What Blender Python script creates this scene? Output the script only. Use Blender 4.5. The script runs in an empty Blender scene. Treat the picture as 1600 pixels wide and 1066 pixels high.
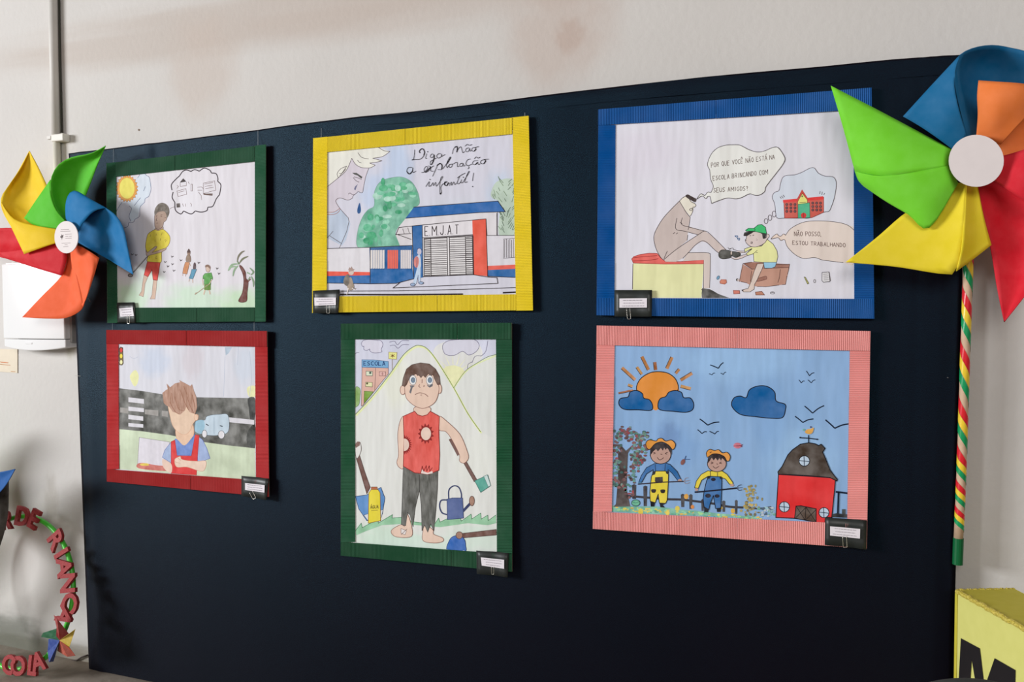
import bpy, bmesh, math, random
from mathutils import Vector, Matrix
from mathutils.geometry import tessellate_polygon

S = bpy.context.scene
COL = S.collection
random.seed(7)

# ------------------------------------------------------------------ camera
FPX, YAW, PITCH, ROLL = 1319.3, 0.37798, 0.03317, -0.00364
DIST, CAMH = 2.15, 1.236
cF = Vector((-math.sin(YAW)*math.cos(PITCH), math.cos(YAW)*math.cos(PITCH), -math.sin(PITCH)))
_r = cF.cross(Vector((0, 0, 1))).normalized(); _u = _r.cross(cF)
cR = _r*math.cos(ROLL) + _u*math.sin(ROLL)
cU = _u*math.cos(ROLL) - _r*math.sin(ROLL)
CAM = Vector((0, -DIST, CAMH))
cd = bpy.data.cameras.new('camera'); cam = bpy.data.objects.new('camera', cd); COL.objects.link(cam)
cd.sensor_width = 36.0; cd.lens = 36.0*FPX/1600; cd.clip_start = 0.02
m = Matrix.Identity(4)
for i in range(3):
    m[i][0] = cR[i]; m[i][1] = cU[i]; m[i][2] = -cF[i]; m[i][3] = CAM[i]
cam.matrix_world = m
S.camera = cam

# ------------------------------------------------------------------ light
S.view_settings.view_transform = 'Standard'
S.view_settings.look = 'None'
S.view_settings.exposure = 0.42
S.view_settings.gamma = 1.0
S.view_settings.use_curve_mapping = False
W = bpy.data.worlds.new('room_ambient'); S.world = W; W.use_nodes = True
W.node_tree.nodes['Background'].inputs[0].default_value = (1.0, 0.90, 0.86, 1)
W.node_tree.nodes['Background'].inputs[1].default_value = 0.10

def area(name, loc, target, sx, sy, power, col):
    l = bpy.data.lights.new(name, 'AREA'); l.shape = 'RECTANGLE'; l.size = sx; l.size_y = sy
    l.energy = power; l.color = col
    o = bpy.data.objects.new(name, l); COL.objects.link(o); o.location = loc
    o.rotation_euler = (Vector(target)-Vector(loc)).to_track_quat('-Z', 'Y').to_euler()
    return o
# daylight from the tall windows down the hall on the left; an unseen fill light is added behind the viewer
area('window_light_left', (-8.6, -5.6, 2.7), (-1.2, 0, 1.2), 3.0, 1.8, 600, (0.95, 0.975, 1.0))
area('fill_light_back', (0.9, -5.2, 2.85), (-0.6, 0, 1.3), 2.6, 1.4, 72, (1.0, 0.96, 0.92))

# ------------------------------------------------------------------ helpers
def ray(x, y):
    return cF + cR*((x-800)/FPX) + cU*((533-y)/FPX)
def P(x, y, Y=0.0):            # photo point -> place on the plane parallel to the wall at depth Y
    d = ray(x, y); return CAM + d*((Y-CAM.y)/d.y)
def PZ(x, y, Z):               # photo point -> place at height Z
    d = ray(x, y); return CAM + d*((Z-CAM.z)/d.z)

def lin(c):
    c = c/255.0
    return c/12.92 if c <= 0.04045 else ((c+0.055)/1.055)**2.4
KA = 1.18
def alb(c):
    return tuple(min(0.88, lin(v)*KA) for v in c)

_mats = {}
def mat(name, col, rough=0.7, var=0.0, scale=40.0, bump=0.0, bscale=200.0, sheen=0.0, spec=0.3,
        stretch=(1, 1, 1), raw=False, metal=0.0, blobs=None, coat=0.0, trans=0.0, paper=False, bstretch=None, stint=None):
    key = (name, tuple(col), rough, var, scale, bump, bscale, sheen, spec, metal, paper)
    if blobs is None and key in _mats: return _mats[key]
    M = bpy.data.materials.new(name); M.use_nodes = True
    N = M.node_tree.nodes; L = M.node_tree.links
    B = N['Principled BSDF']
    a = tuple(col) if raw else alb(col)
    B.inputs['Base Color'].default_value = (*a, 1)
    B.inputs['Roughness'].default_value = rough
    B.inputs['Specular IOR Level'].default_value = spec
    B.inputs['Metallic'].default_value = metal
    if sheen:
        B.inputs['Sheen Weight'].default_value = sheen; B.inputs['Sheen Roughness'].default_value = 0.45
        B.inputs['Sheen Tint'].default_value = (0.35, 0.55, 0.85, 1)
    if stint: B.inputs['Specular Tint'].default_value = (*stint, 1)
    if coat: B.inputs['Coat Weight'].default_value = coat; B.inputs['Coat Roughness'].default_value = 0.15
    tc = N.new('ShaderNodeTexCoord')
    out = None
    if var:
        mp = N.new('ShaderNodeMapping'); mp.inputs['Scale'].default_value = stretch
        L.new(tc.outputs['Object'], mp.inputs['Vector'])
        nz = N.new('ShaderNodeTexNoise'); nz.inputs['Scale'].default_value = scale; nz.inputs['Detail'].default_value = 4
        L.new(mp.outputs[0], nz.inputs['Vector'])
        rp = N.new('ShaderNodeMapRange'); rp.inputs[1].default_value = 0.3; rp.inputs[2].default_value = 0.7
        L.new(nz.outputs['Fac'], rp.inputs[0])
        mx = N.new('ShaderNodeMix'); mx.data_type = 'RGBA'
        lo = tuple(v*(1-var) for v in a); hi = tuple(v*(1+var) if raw else min(0.88, v+(0.72-v)*var*0.5) if v < 0.72 else v for v in a)
        mx.inputs[6].default_value = (*lo, 1); mx.inputs[7].default_value = (*hi, 1)
        L.new(rp.outputs[0], mx.inputs[0])
        out = mx.outputs[2]
    if blobs:
        for (c, r, bc, st) in blobs:      # soft washes of pigment, stains and darker patches with a place and a size of their own
            mp = N.new('ShaderNodeMapping'); mp.vector_type = 'TEXTURE'
            mp.inputs['Location'].default_value = c; mp.inputs['Scale'].default_value = (r[0], 1.0, r[1])
            L.new(tc.outputs['Object'], mp.inputs['Vector'])
            nz = N.new('ShaderNodeTexNoise'); nz.inputs['Scale'].default_value = 2.2; nz.inputs['Detail'].default_value = 5
            L.new(mp.outputs[0], nz.inputs['Vector'])
            g = N.new('ShaderNodeTexGradient'); g.gradient_type = 'SPHERICAL'
            L.new(mp.outputs[0], g.inputs['Vector'])
            mu = N.new('ShaderNodeMath'); mu.operation = 'MULTIPLY'
            L.new(g.outputs['Fac'], mu.inputs[0]); L.new(nz.outputs['Fac'], mu.inputs[1])
            rp = N.new('ShaderNodeMapRange'); rp.interpolation_type = 'SMOOTHSTEP'
            rp.inputs[1].default_value = 0.02; rp.inputs[2].default_value = 0.35; rp.inputs[4].default_value = st
            L.new(mu.outputs[0], rp.inputs[0])
            mx = N.new('ShaderNodeMix'); mx.data_type = 'RGBA'
            if out: L.new(out, mx.inputs[6])
            else: mx.inputs[6].default_value = (*a, 1)
            mx.inputs[7].default_value = (*alb(bc), 1)
            L.new(rp.outputs[0], mx.inputs[0]); out = mx.outputs[2]
    if out: L.new(out, B.inputs['Base Color'])
    if paper:      # a sheet that was wetted and dried: soft upright cockles
        mp = N.new('ShaderNodeMapping'); mp.inputs['Scale'].default_value = (1.0, 1.0, 0.22)
        L.new(tc.outputs['Object'], mp.inputs['Vector'])
        nz = N.new('ShaderNodeTexNoise'); nz.inputs['Scale'].default_value = 17; nz.inputs['Detail'].default_value = 2
        L.new(mp.outputs[0], nz.inputs['Vector'])
        bp = N.new('ShaderNodeBump'); bp.inputs['Strength'].default_value = 0.55; bp.inputs['Distance'].default_value = 0.012
        L.new(nz.outputs['Fac'], bp.inputs['Height']); L.new(bp.outputs[0], B.inputs['Normal'])
    elif bump:
        nz = N.new('ShaderNodeTexNoise'); nz.inputs['Scale'].default_value = bscale; nz.inputs['Detail'].default_value = 3
        if bstretch:
            mp = N.new('ShaderNodeMapping'); mp.inputs['Scale'].default_value = bstretch
            L.new(tc.outputs['Object'], mp.inputs['Vector']); L.new(mp.outputs[0], nz.inputs['Vector'])
        else: L.new(tc.outputs['Object'], nz.inputs['Vector'])
        bp = N.new('ShaderNodeBump'); bp.inputs['Strength'].default_value = bump; bp.inputs['Distance'].default_value = 0.004
        L.new(nz.outputs['Fac'], bp.inputs['Height']); L.new(bp.outputs[0], B.inputs['Normal'])
    if blobs is None: _mats[key] = M
    return M

def thing(name, label, cat, loc, group=None):
    o = bpy.data.objects.new(name, None); COL.objects.link(o); o.location = loc
    o.empty_display_size = 0.05
    o['label'] = label; o['category'] = cat
    if group: o['group'] = group
    return o
def org(parent):
    v = Vector((0, 0, 0))
    while parent is not None:
        v += Vector(parent.location); parent = parent.parent
    return v
def mobj(name, verts, faces, mats, parent=None, smooth=False, midx=None, loc=None):
    """one mesh object; verts are world places"""
    o0 = org(parent) if parent is not None else Vector((0, 0, 0))
    lo = Vector(loc)-o0 if loc is not None else Vector((0, 0, 0))
    base = o0+lo
    me = bpy.data.meshes.new(name)
    me.from_pydata([tuple(Vector(v)-base) for v in verts], [], faces)
    if not isinstance(mats, (list, tuple)): mats = [mats]
    for mm in mats: me.materials.append(mm)
    if midx: me.polygons.foreach_set('material_index', midx)
    if smooth: me.polygons.foreach_set('use_smooth', [True]*len(me.polygons))
    me.update()
    o = bpy.data.objects.new(name, me); COL.objects.link(o); o.location = lo
    if parent is not None: o.parent = parent
    return o
def struct(o): o['kind'] = 'structure'; return o
def solid(o, t, off=0.0):
    md = o.modifiers.new('thickness', 'SOLIDIFY'); md.thickness = t; md.offset = off; return o
def bevel(o, w, seg=2):
    md = o.modifiers.new('edges', 'BEVEL'); md.width = w; md.segments = seg; md.limit_method = 'ANGLE'; return o
def box_vf(a, b):
    x0, y0, z0 = a; x1, y1, z1 = b
    v = [(x0,y0,z0),(x1,y0,z0),(x1,y1,z0),(x0,y1,z0),(x0,y0,z1),(x1,y0,z1),(x1,y1,z1),(x0,y1,z1)]
    f = [(0,3,2,1),(4,5,6,7),(0,1,5,4),(1,2,6,5),(2,3,7,6),(3,0,4,7)]
    return v, f
def tube_vf(pts, r, n=10, closed=False):
    pts = [Vector(p) for p in pts]; V = []; Fs = []; k = len(pts)
    rr = r if isinstance(r, (list, tuple)) else [r]*k
    nrm = None
    for i, p in enumerate(pts):
        if closed: t = pts[(i+1) % k]-pts[i-1]
        else: t = pts[min(i+1, k-1)]-pts[max(i-1, 0)]
        t.normalize()
        if nrm is None:
            a = Vector((0, 0, 1)) if abs(t.z) < 0.9 else Vector((1, 0, 0))
            nrm = t.cross(a).normalized()
        nrm = (nrm-t*nrm.dot(t)).normalized(); b = t.cross(nrm)
        for j in range(n):
            an = 2*math.pi*j/n
            V.append(p+nrm*(rr[i]*math.cos(an))+b*(rr[i]*math.sin(an)))
    for i in range(k if closed else k-1):
        i2 = (i+1) % k
        for j in range(n):
            Fs.append((i*n+j, i*n+(j+1) % n, i2*n+(j+1) % n, i2*n+j))
    if not closed:
        Fs.append(tuple(range(n))[::-1]); Fs.append(tuple((k-1)*n+j for j in range(n)))
    return V, Fs
def cr(p0, p1, p2, p3, t):
    return tuple(0.5*((2*b)+(-a+c)*t+(2*a-5*b+4*c-d)*t*t+(-a+3*b-3*c+d)*t**3) for a, b, c, d in zip(p0, p1, p2, p3))
def spline(pts, n=6, closed=False):
    k = len(pts); o = []
    if k < 3 and not closed: return list(pts)
    rng = range(k) if closed else range(k-1)
    for i in rng:
        if closed: q = [pts[(i-1) % k], pts[i], pts[(i+1) % k], pts[(i+2) % k]]
        else:
            q = [pts[max(i-1, 0)], pts[i], pts[i+1], pts[min(i+2, k-1)]]
        for j in range(n): o.append(cr(*q, j/n))
    if not closed: o.append(tuple(pts[-1]))
    return o
def resample(pts, n):
    d = [0]
    for a, b in zip(pts, pts[1:]): d.append(d[-1]+math.dist(a[:2], b[:2])+1e-9)
    o = []; j = 0
    for i in range(n):
        t = d[-1]*i/(n-1)
        while j < len(d)-2 and d[j+1] < t: j += 1
        f = (t-d[j])/(d[j+1]-d[j]); f = min(max(f, 0), 1)
        o.append(tuple(a+(b-a)*f for a, b in zip(pts[j], pts[j+1])))
    return o
def loft_vf(rows, Yref, n=16, mm=4):
    R = [resample(spline(r, 6), n) for r in rows]
    cols = [spline([r[i] for r in R], mm) if len(R) > 2 else [tuple(a+(b-a)*k/mm for a, b in zip(R[0][i], R[1][i])) for k in range(mm+1)] for i in range(n)]
    h = len(cols[0]); V = []; Fs = []
    for c in cols:
        for (x, y, d) in c: V.append(P(x, y, Yref-d))
    for i in range(n-1):
        for j in range(h-1):
            Fs.append((i*h+j, (i+1)*h+j, (i+1)*h+j+1, i*h+j+1))
    return V, Fs
def merge(*vfs):
    V = []; Fs = []
    for v, f in vfs:
        o = len(V); V += list(v); Fs += [tuple(i+o for i in q) for q in f]
    return V, Fs

# ------------------------------------------------------------------ setting
WALLY = 0.045
def wb(x, y, rx, rz, c, s):
    p = P(x, y, WALLY); return ((p.x, 0, p.z), (rx, rz), c, s)
wall_m = mat('wall_paint', (196, 192, 188), rough=0.75, var=0.05, scale=3.0, bump=0.25, bscale=60, spec=0.25,
    blobs=[wb(330, 40, 1.5, 0.13, (174, 161, 151), 0.55), wb(315, 100, 0.20, 0.24, (184, 170, 160), 0.5),  # broad brownish band near the wall top, then a brown blotch
           wb(700, -8, 1.2, 0.13, (180, 167, 158), 0.5),  # the brownish band carried on to the right
           wb(875, 40, 0.22, 0.24, (180, 163, 153), 0.55), wb(890, 55, 0.06, 0.07, (172, 150, 138), 0.5),
           wb(60, 1022, 0.9, 0.10, (120, 112, 98), 0.9), wb(15, 1000, 0.35, 0.16, (96, 98, 88), 0.8),
           wb(80, 780, 0.05, 0.14, (170, 164, 156), 0.6), wb(110, 520, 0.05, 0.12, (150, 145, 120), 0.6)])  # second patch: shade between dispenser and board put into the wall colour
v, f = box_vf((-12, WALLY, -0.05), (4.5, WALLY+0.15, 3.4))
wall = struct(mobj('wall_back', v, f, wall_m)); wall['label'] = 'scuffed off-white plaster wall behind the navy display board'
floor_m = mat('floor_cement', (128, 114, 98), rough=0.6, var=0.35, scale=5, bump=0.4, bscale=40)
v, f = box_vf((-12, -8, -0.06), (4.5, WALLY, 0.0))
flo = struct(mobj('floor', v, f, floor_m)); flo['label'] = 'worn brown-grey cement floor'
# ------------------------------------------------------------------ the navy board
fabric = mat('navy_fabric', (0.0058, 0.0024, 0.0046), rough=0.4, var=0.15, scale=2.0, bump=0.3, bscale=700, spec=0.20, raw=True, stint=(0.12, 0.62, 1.0))
top_px = [(108,240),(177,232),(300,216.5),(405,203),(470,194),(560,183),(640,175),(687,170),(800,156),(910,142),(1095,121),(1290,104),(1400,93),(1500,86),(1511,85)]
TOP = [P(x, y, 0) for x, y in top_px]
def ztop(x):
    for a, b in zip(TOP, TOP[1:]):
        if x <= b.x: return a.z+(b.z-a.z)*(x-a.x)/(b.x-a.x)
    return TOP[-1].z
XL0, XL1 = P(139, 1047, 0).x, TOP[0].x      # left edge: bottom, top
XR0, XR1 = P(1490, 1060, 0).x-0.003, TOP[-1].x
board = thing('display_board', 'wide navy fabric-covered display board leaning flat against the off-white wall', 'display board', ((XL0+XR0)/2, 0, 0))
def ripple(x, z, u, v):
    y = 0.0
    for (c, s, a) in ((0.9835, .004, -.004), (0.974, .0035, -.0035), (0.962, .006, -.0015), (0.02, .008, -.003)):
        y += a*math.exp(-((u-c)/s)**2)
    y += -0.0035*math.exp(-((v-1)/0.02)**2)
    y += 0.0012*math.sin(x*9+1.3*math.sin(z*3))*(v**2)+0.0009*math.sin(x*23+z*2)*v**4
    y += -0.006*math.exp(-(((x+2.13)/.018)**2+((z-1.76)/.035)**2))
    y += 0.004*math.exp(-(((x+2.09)/.03)**2+((z-1.76)/.05)**2))
    y += -0.003*math.exp(-(((x+2.44)/.02)**2+((z-0.99)/.02)**2))
    return y
nu, nv = 220, 70
V = []; Fc = []
for j in range(nv+1):
    v_ = j/nv; v_ = 1-(1-v_)**1.35
    for i in range(nu+1):
        u_ = i/nu
        x = (XL0*(1-v_)+XL1*v_)*(1-u_)+(XR0*(1-v_)+XR1*v_)*u_
        z = 0.003+(ztop(XL1*(1-u_)+XR1*u_)-0.003)*v_
        V.append((x, ripple(x, z, u_, v_), z))
w = nu+1
for j in range(nv):
    for i in range(nu): Fc.append((j*w+i, j*w+i+1, (j+1)*w+i+1, (j+1)*w+i))
# the cloth goes round the edges to the back
ring = [i for i in range(nu, -1, -1)]
edge = [j*w for j in range(nv+1)] + [nv*w+i for i in range(1, nu+1)] + [j*w+nu for j in range(nv-1, -1, -1)]
base = len(V)
for e in edge: V.append((V[e][0], 0.034, V[e][2]))
for k in range(len(edge)-1): Fc.append((edge[k], edge[k+1], base+k+1, base+k))
mobj('fabric_cover', V, Fc, fabric, board, smooth=True)
v, f = box_vf((XL0+.03, 0.012, 0.0), (XR0-.012, 0.036, 1.72))
mobj('wooden_panel', v, f, mat('raw_wood', (150, 118, 84), var=0.3, scale=12, stretch=(1, 1, 8)), board)
# a turned-over hem along the top
hem_t = [(560,184),(700,169),(910,142.5),(1095,121.5),(1290,104.5),(1400,93.5),(1498,87)]
hem_b = [(560,196),(700,187),(910,163),(1095,146),(1290,131),(1400,122),(1498,115)]
V = []; Fc = []
ht = resample(spline(hem_t, 8), 60); hb = resample(spline(hem_b, 8), 60)
for i in range(60):
    a = P(*ht[i], -0.004); b = P(*hb[i], -0.004)
    for k in range(5):
        q = a.lerp(b, k/4); q.y = -0.003-0.0016*math.sin(math.pi*k/4)-0.0008*math.sin(i*0.7)
        V.append(q)
for i in range(59):
    for k in range(4): Fc.append((i*5+k, i*5+k+1, i*5+k+6, i*5+k+5))
mobj('fabric_hem', V, Fc, fabric, board, smooth=True)
pinm = mat('pin_steel', (210, 205, 200), rough=0.3, metal=0.8)
for (x, y, x2, y2) in ((117, 587, 126, 588), (1480, 590, 1481.5, 590.5), (138, 466, 141, 472)):
    v, f = tube_vf([P(x, y, -0.004), P(x2, y2, -0.0065)], 0.0006, 6)
    mobj('pin', v, f, pinm, board)

# ------------------------------------------------------------------ drawing engine
GL = {'A': [[(0,1),(.5,0),(1,1)],[(.2,.65),(.8,.65)]], 'B': [[(0,0),(0,1),(.7,.95),(.9,.75),(.6,.5),(0,.5)],[(0,0),(.6,.05),(.8,.25),(.6,.5)]],
 'C': [[(.95,.12),(.5,0),(.08,.3),(.08,.7),(.5,1),(.95,.88)]], 'D': [[(0,0),(0,1),(.6,.95),(1,.5),(.6,.05),(0,0)]],
 'E': [[(.9,0),(0,0),(0,1),(.9,1)],[(0,.5),(.7,.5)]], 'G': [[(.95,.12),(.5,0),(.08,.3),(.08,.7),(.5,1),(.95,.85),(.95,.55),(.6,.55)]],
 'H': [[(0,0),(0,1)],[(1,0),(1,1)],[(0,.5),(1,.5)]], 'I': [[(.5,0),(.5,1)]], 'J': [[(.8,0),(.8,.8),(.5,1),(.1,.9),(0,.75)]],
 'L': [[(0,0),(0,1),(.9,1)]], 'M': [[(0,1),(0,0),(.5,.6),(1,0),(1,1)]], 'N': [[(0,1),(0,0),(1,1),(1,0)]],
 'O': [[(.5,0),(.1,.2),(0,.5),(.1,.8),(.5,1),(.9,.8),(1,.5),(.9,.2),(.5,0)]], 'P': [[(0,1),(0,0),(.7,.03),(.9,.25),(.7,.5),(0,.52)]],
 'Q': [[(.5,0),(.1,.2),(0,.5),(.1,.8),(.5,1),(.9,.8),(1,.5),(.9,.2),(.5,0)],[(.6,.7),(1,1.1)]],
 'R': [[(0,1),(0,0),(.7,.03),(.9,.25),(.7,.5),(0,.52)],[(.4,.52),(1,1)]], 'S': [[(.9,.1),(.5,0),(.1,.2),(.3,.45),(.75,.6),(.9,.8),(.5,1),(.05,.9)]],
 'T': [[(0,0),(1,0)],[(.5,0),(.5,1)]], 'U': [[(0,0),(0,.75),(.4,1),(.8,.9),(1,.7),(1,0)]], 'V': [[(0,0),(.5,1),(1,0)]],
 '?': [[(.1,.15),(.5,0),(.85,.2),(.5,.5),(.5,.7)],[(.5,.92),(.5,1)]], ',': [[(.2,.9),(.1,1.2)]], '.': [[(.1,.95),(.2,1)]], '!': [[(.5,0),(.4,.7)],[(.4,.95),(.4,1)]]}
ACC = {'Ã': ('A', [[(.05,-.2),(.35,-.35),(.65,-.2),(.95,-.35)]]), 'Á': ('A', [[(.4,-.15),(.8,-.45)]]), 'Ê': ('E', [[(.1,-.15),(.45,-.45),(.8,-.15)]])}
INK = (62, 56, 58)

class Art:
    """flat drawing on a sheet; everything is given in photo points and lands on the sheet's own plane"""
    def __init__(self, paper, Y, lay=0.000008):
        self.paper = paper; self.Y = Y; self.lay = lay; self.n = 1
        self.use(0, 0, 1); self.cur = None
    def use(self, ox, oy, s): self.o = (ox, oy, s); return self
    def px(self, p): return (self.o[0]+p[0]/self.o[2], self.o[1]+p[1]/self.o[2])
    def part(self, name, stuff=False):
        self.flush(); self.stuff = stuff; self.n0 = self.n+1; self.cur = name; self.V = []; self.Fs = []; self.mi = []; self.mats = []; self.last = None
    def flush(self):
        if self.cur and self.V:
            o = mobj(self.cur, self.V, self.Fs, self.mats, self.paper, midx=self.mi)
            if self.stuff: o['kind'] = 'stuff'; self.n = self.n0+21
        self.cur = None
    def _m(self, col, var, scale, stretch=(1, 1, 1)):
        M = mat('pigment', col, rough=0.8, var=var, scale=scale, spec=0.12, paper=True, stretch=stretch)
        if M not in self.mats: self.mats.append(M)
        return self.mats.index(M)
    def _y(self): return self.Y-self.lay*self.n
    def fill(self, pts, col, var=0.12, scale=60, smooth=True, line=None, lw=0.9, stretch=(1, 1, 1)):
        self.n += 1
        if self.stuff and self.n > self.n0+20: self.n = self.n0
        q = [self.px(p) for p in pts]
        if smooth: q = spline(q, 4, True)
        ix = self._m(col, var, scale, stretch)
        w = [P(x, y, self._y()) for x, y in q]
        b = len(self.V); self.V += w
        for t in tessellate_polygon([[Vector((p.x, p.z, 0)) for p in w]]):
            self.Fs.append(tuple(b+i for i in t)); self.mi.append(ix)
        self.last = None
        if line: self.line(list(pts), line, lw, smooth, closed=True)
    def ell(self, cx, cy, rx, ry, col, var=0.1, scale=60, line=None, lw=0.9, rot=0.0, n=14):
        c, s = math.cos(rot), math.sin(rot)
        pts = [(cx+rx*math.cos(a)*c-ry*math.sin(a)*s, cy+rx*math.cos(a)*s+ry*math.sin(a)*c) for a in (2*math.pi*i/n for i in range(n))]
        if col: self.fill(pts, col, var, scale, True, line, lw)
        else: self.line(pts, line, lw, True, True)
    def line(self, pts, col=INK, lw=0.9, smooth=True, closed=False, taper=False):
        q = [self.px(p) for p in pts]
        if not smooth and len(q) > 2:
            if closed: q = q+[q[0]]
            for s0, s1 in zip(q, q[1:]):
                L = math.dist(s0, s1) or 1; ex, ey = (s1[0]-s0[0])/L*lw*.3, (s1[1]-s0[1])/L*lw*.3
                oo = self.o; self.o = (0, 0, 1)
                self.line([(s0[0]-ex, s0[1]-ey), (s1[0]+ex, s1[1]+ey)], col, lw, False); self.o = oo
            return
        if smooth and len(q) > 2: q = spline(q, 5, closed)
        if closed: q = q+[q[0]]
        if self.last != tuple(col): self.n += 1; self.last = tuple(col)
        ix = self._m(col, 0.0, 60)
        b = len(self.V); k = len(q); y = self._y()
        for i, p in enumerate(q):
            a = q[max(i-1, 0)]; c = q[min(i+1, k-1)]
            if closed and i in (0, k-1): a = q[-2]; c = q[1]
            dx, dy = c[0]-a[0], c[1]-a[1]; L = math.hypot(dx, dy) or 1
            h = lw*.44*(1 if not taper else 0.25+0.75*math.sin(math.pi*(i+.3)/(k-.4)))
            self.V.append(P(p[0]-dy/L*h, p[1]+dx/L*h, y)); self.V.append(P(p[0]+dy/L*h, p[1]-dx/L*h, y))
        for i in range(k-1):
            self.Fs.append((b+2*i, b+2*i+1, b+2*i+3, b+2*i+2)); self.mi.append(ix)
    def lines(self, L, col=INK, lw=0.9, smooth=True, closed=False):
        for q in L: self.line(q, col, lw, smooth, closed)
    def dot(self, x, y, r, col=INK): self.ell(x, y, r, r, col, 0, n=7)
    def text(self, s, a, b, h, col, lw, jit=0.04):
        """capitals written along the line a-b (left and right end of the baseline)"""
        widths = [0.45 if c in ' I' else 0.3 if c in ',.' else 0.95 if c in 'M' else 0.72 for c in s]
        tot = sum(widths)+0.28*(len(s)-1); L = math.dist(a, b); k = L/tot
        ux, uy = (b[0]-a[0])/L, (b[1]-a[1])/L; t = 0
        rr = random.Random(hash(len(s)*31+ord(s[0])))
        for c, wd in zip(s, widths):
            if c != ' ':
                gl = GL[c] if c in GL else GL[ACC[c][0]]+ACC[c][1]
                for st in gl:
                    q = []
                    for (gx, gy) in st:
                        X = t+gx*wd*k; Y = -(1-gy)*h
                        q.append((a[0]+ux*X+rr.uniform(-jit, jit)*h, a[1]+uy*X+Y+rr.uniform(-jit, jit)*h))
                    self.line(q, col, lw, smooth=False)
            t += (wd+0.28)*k

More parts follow.
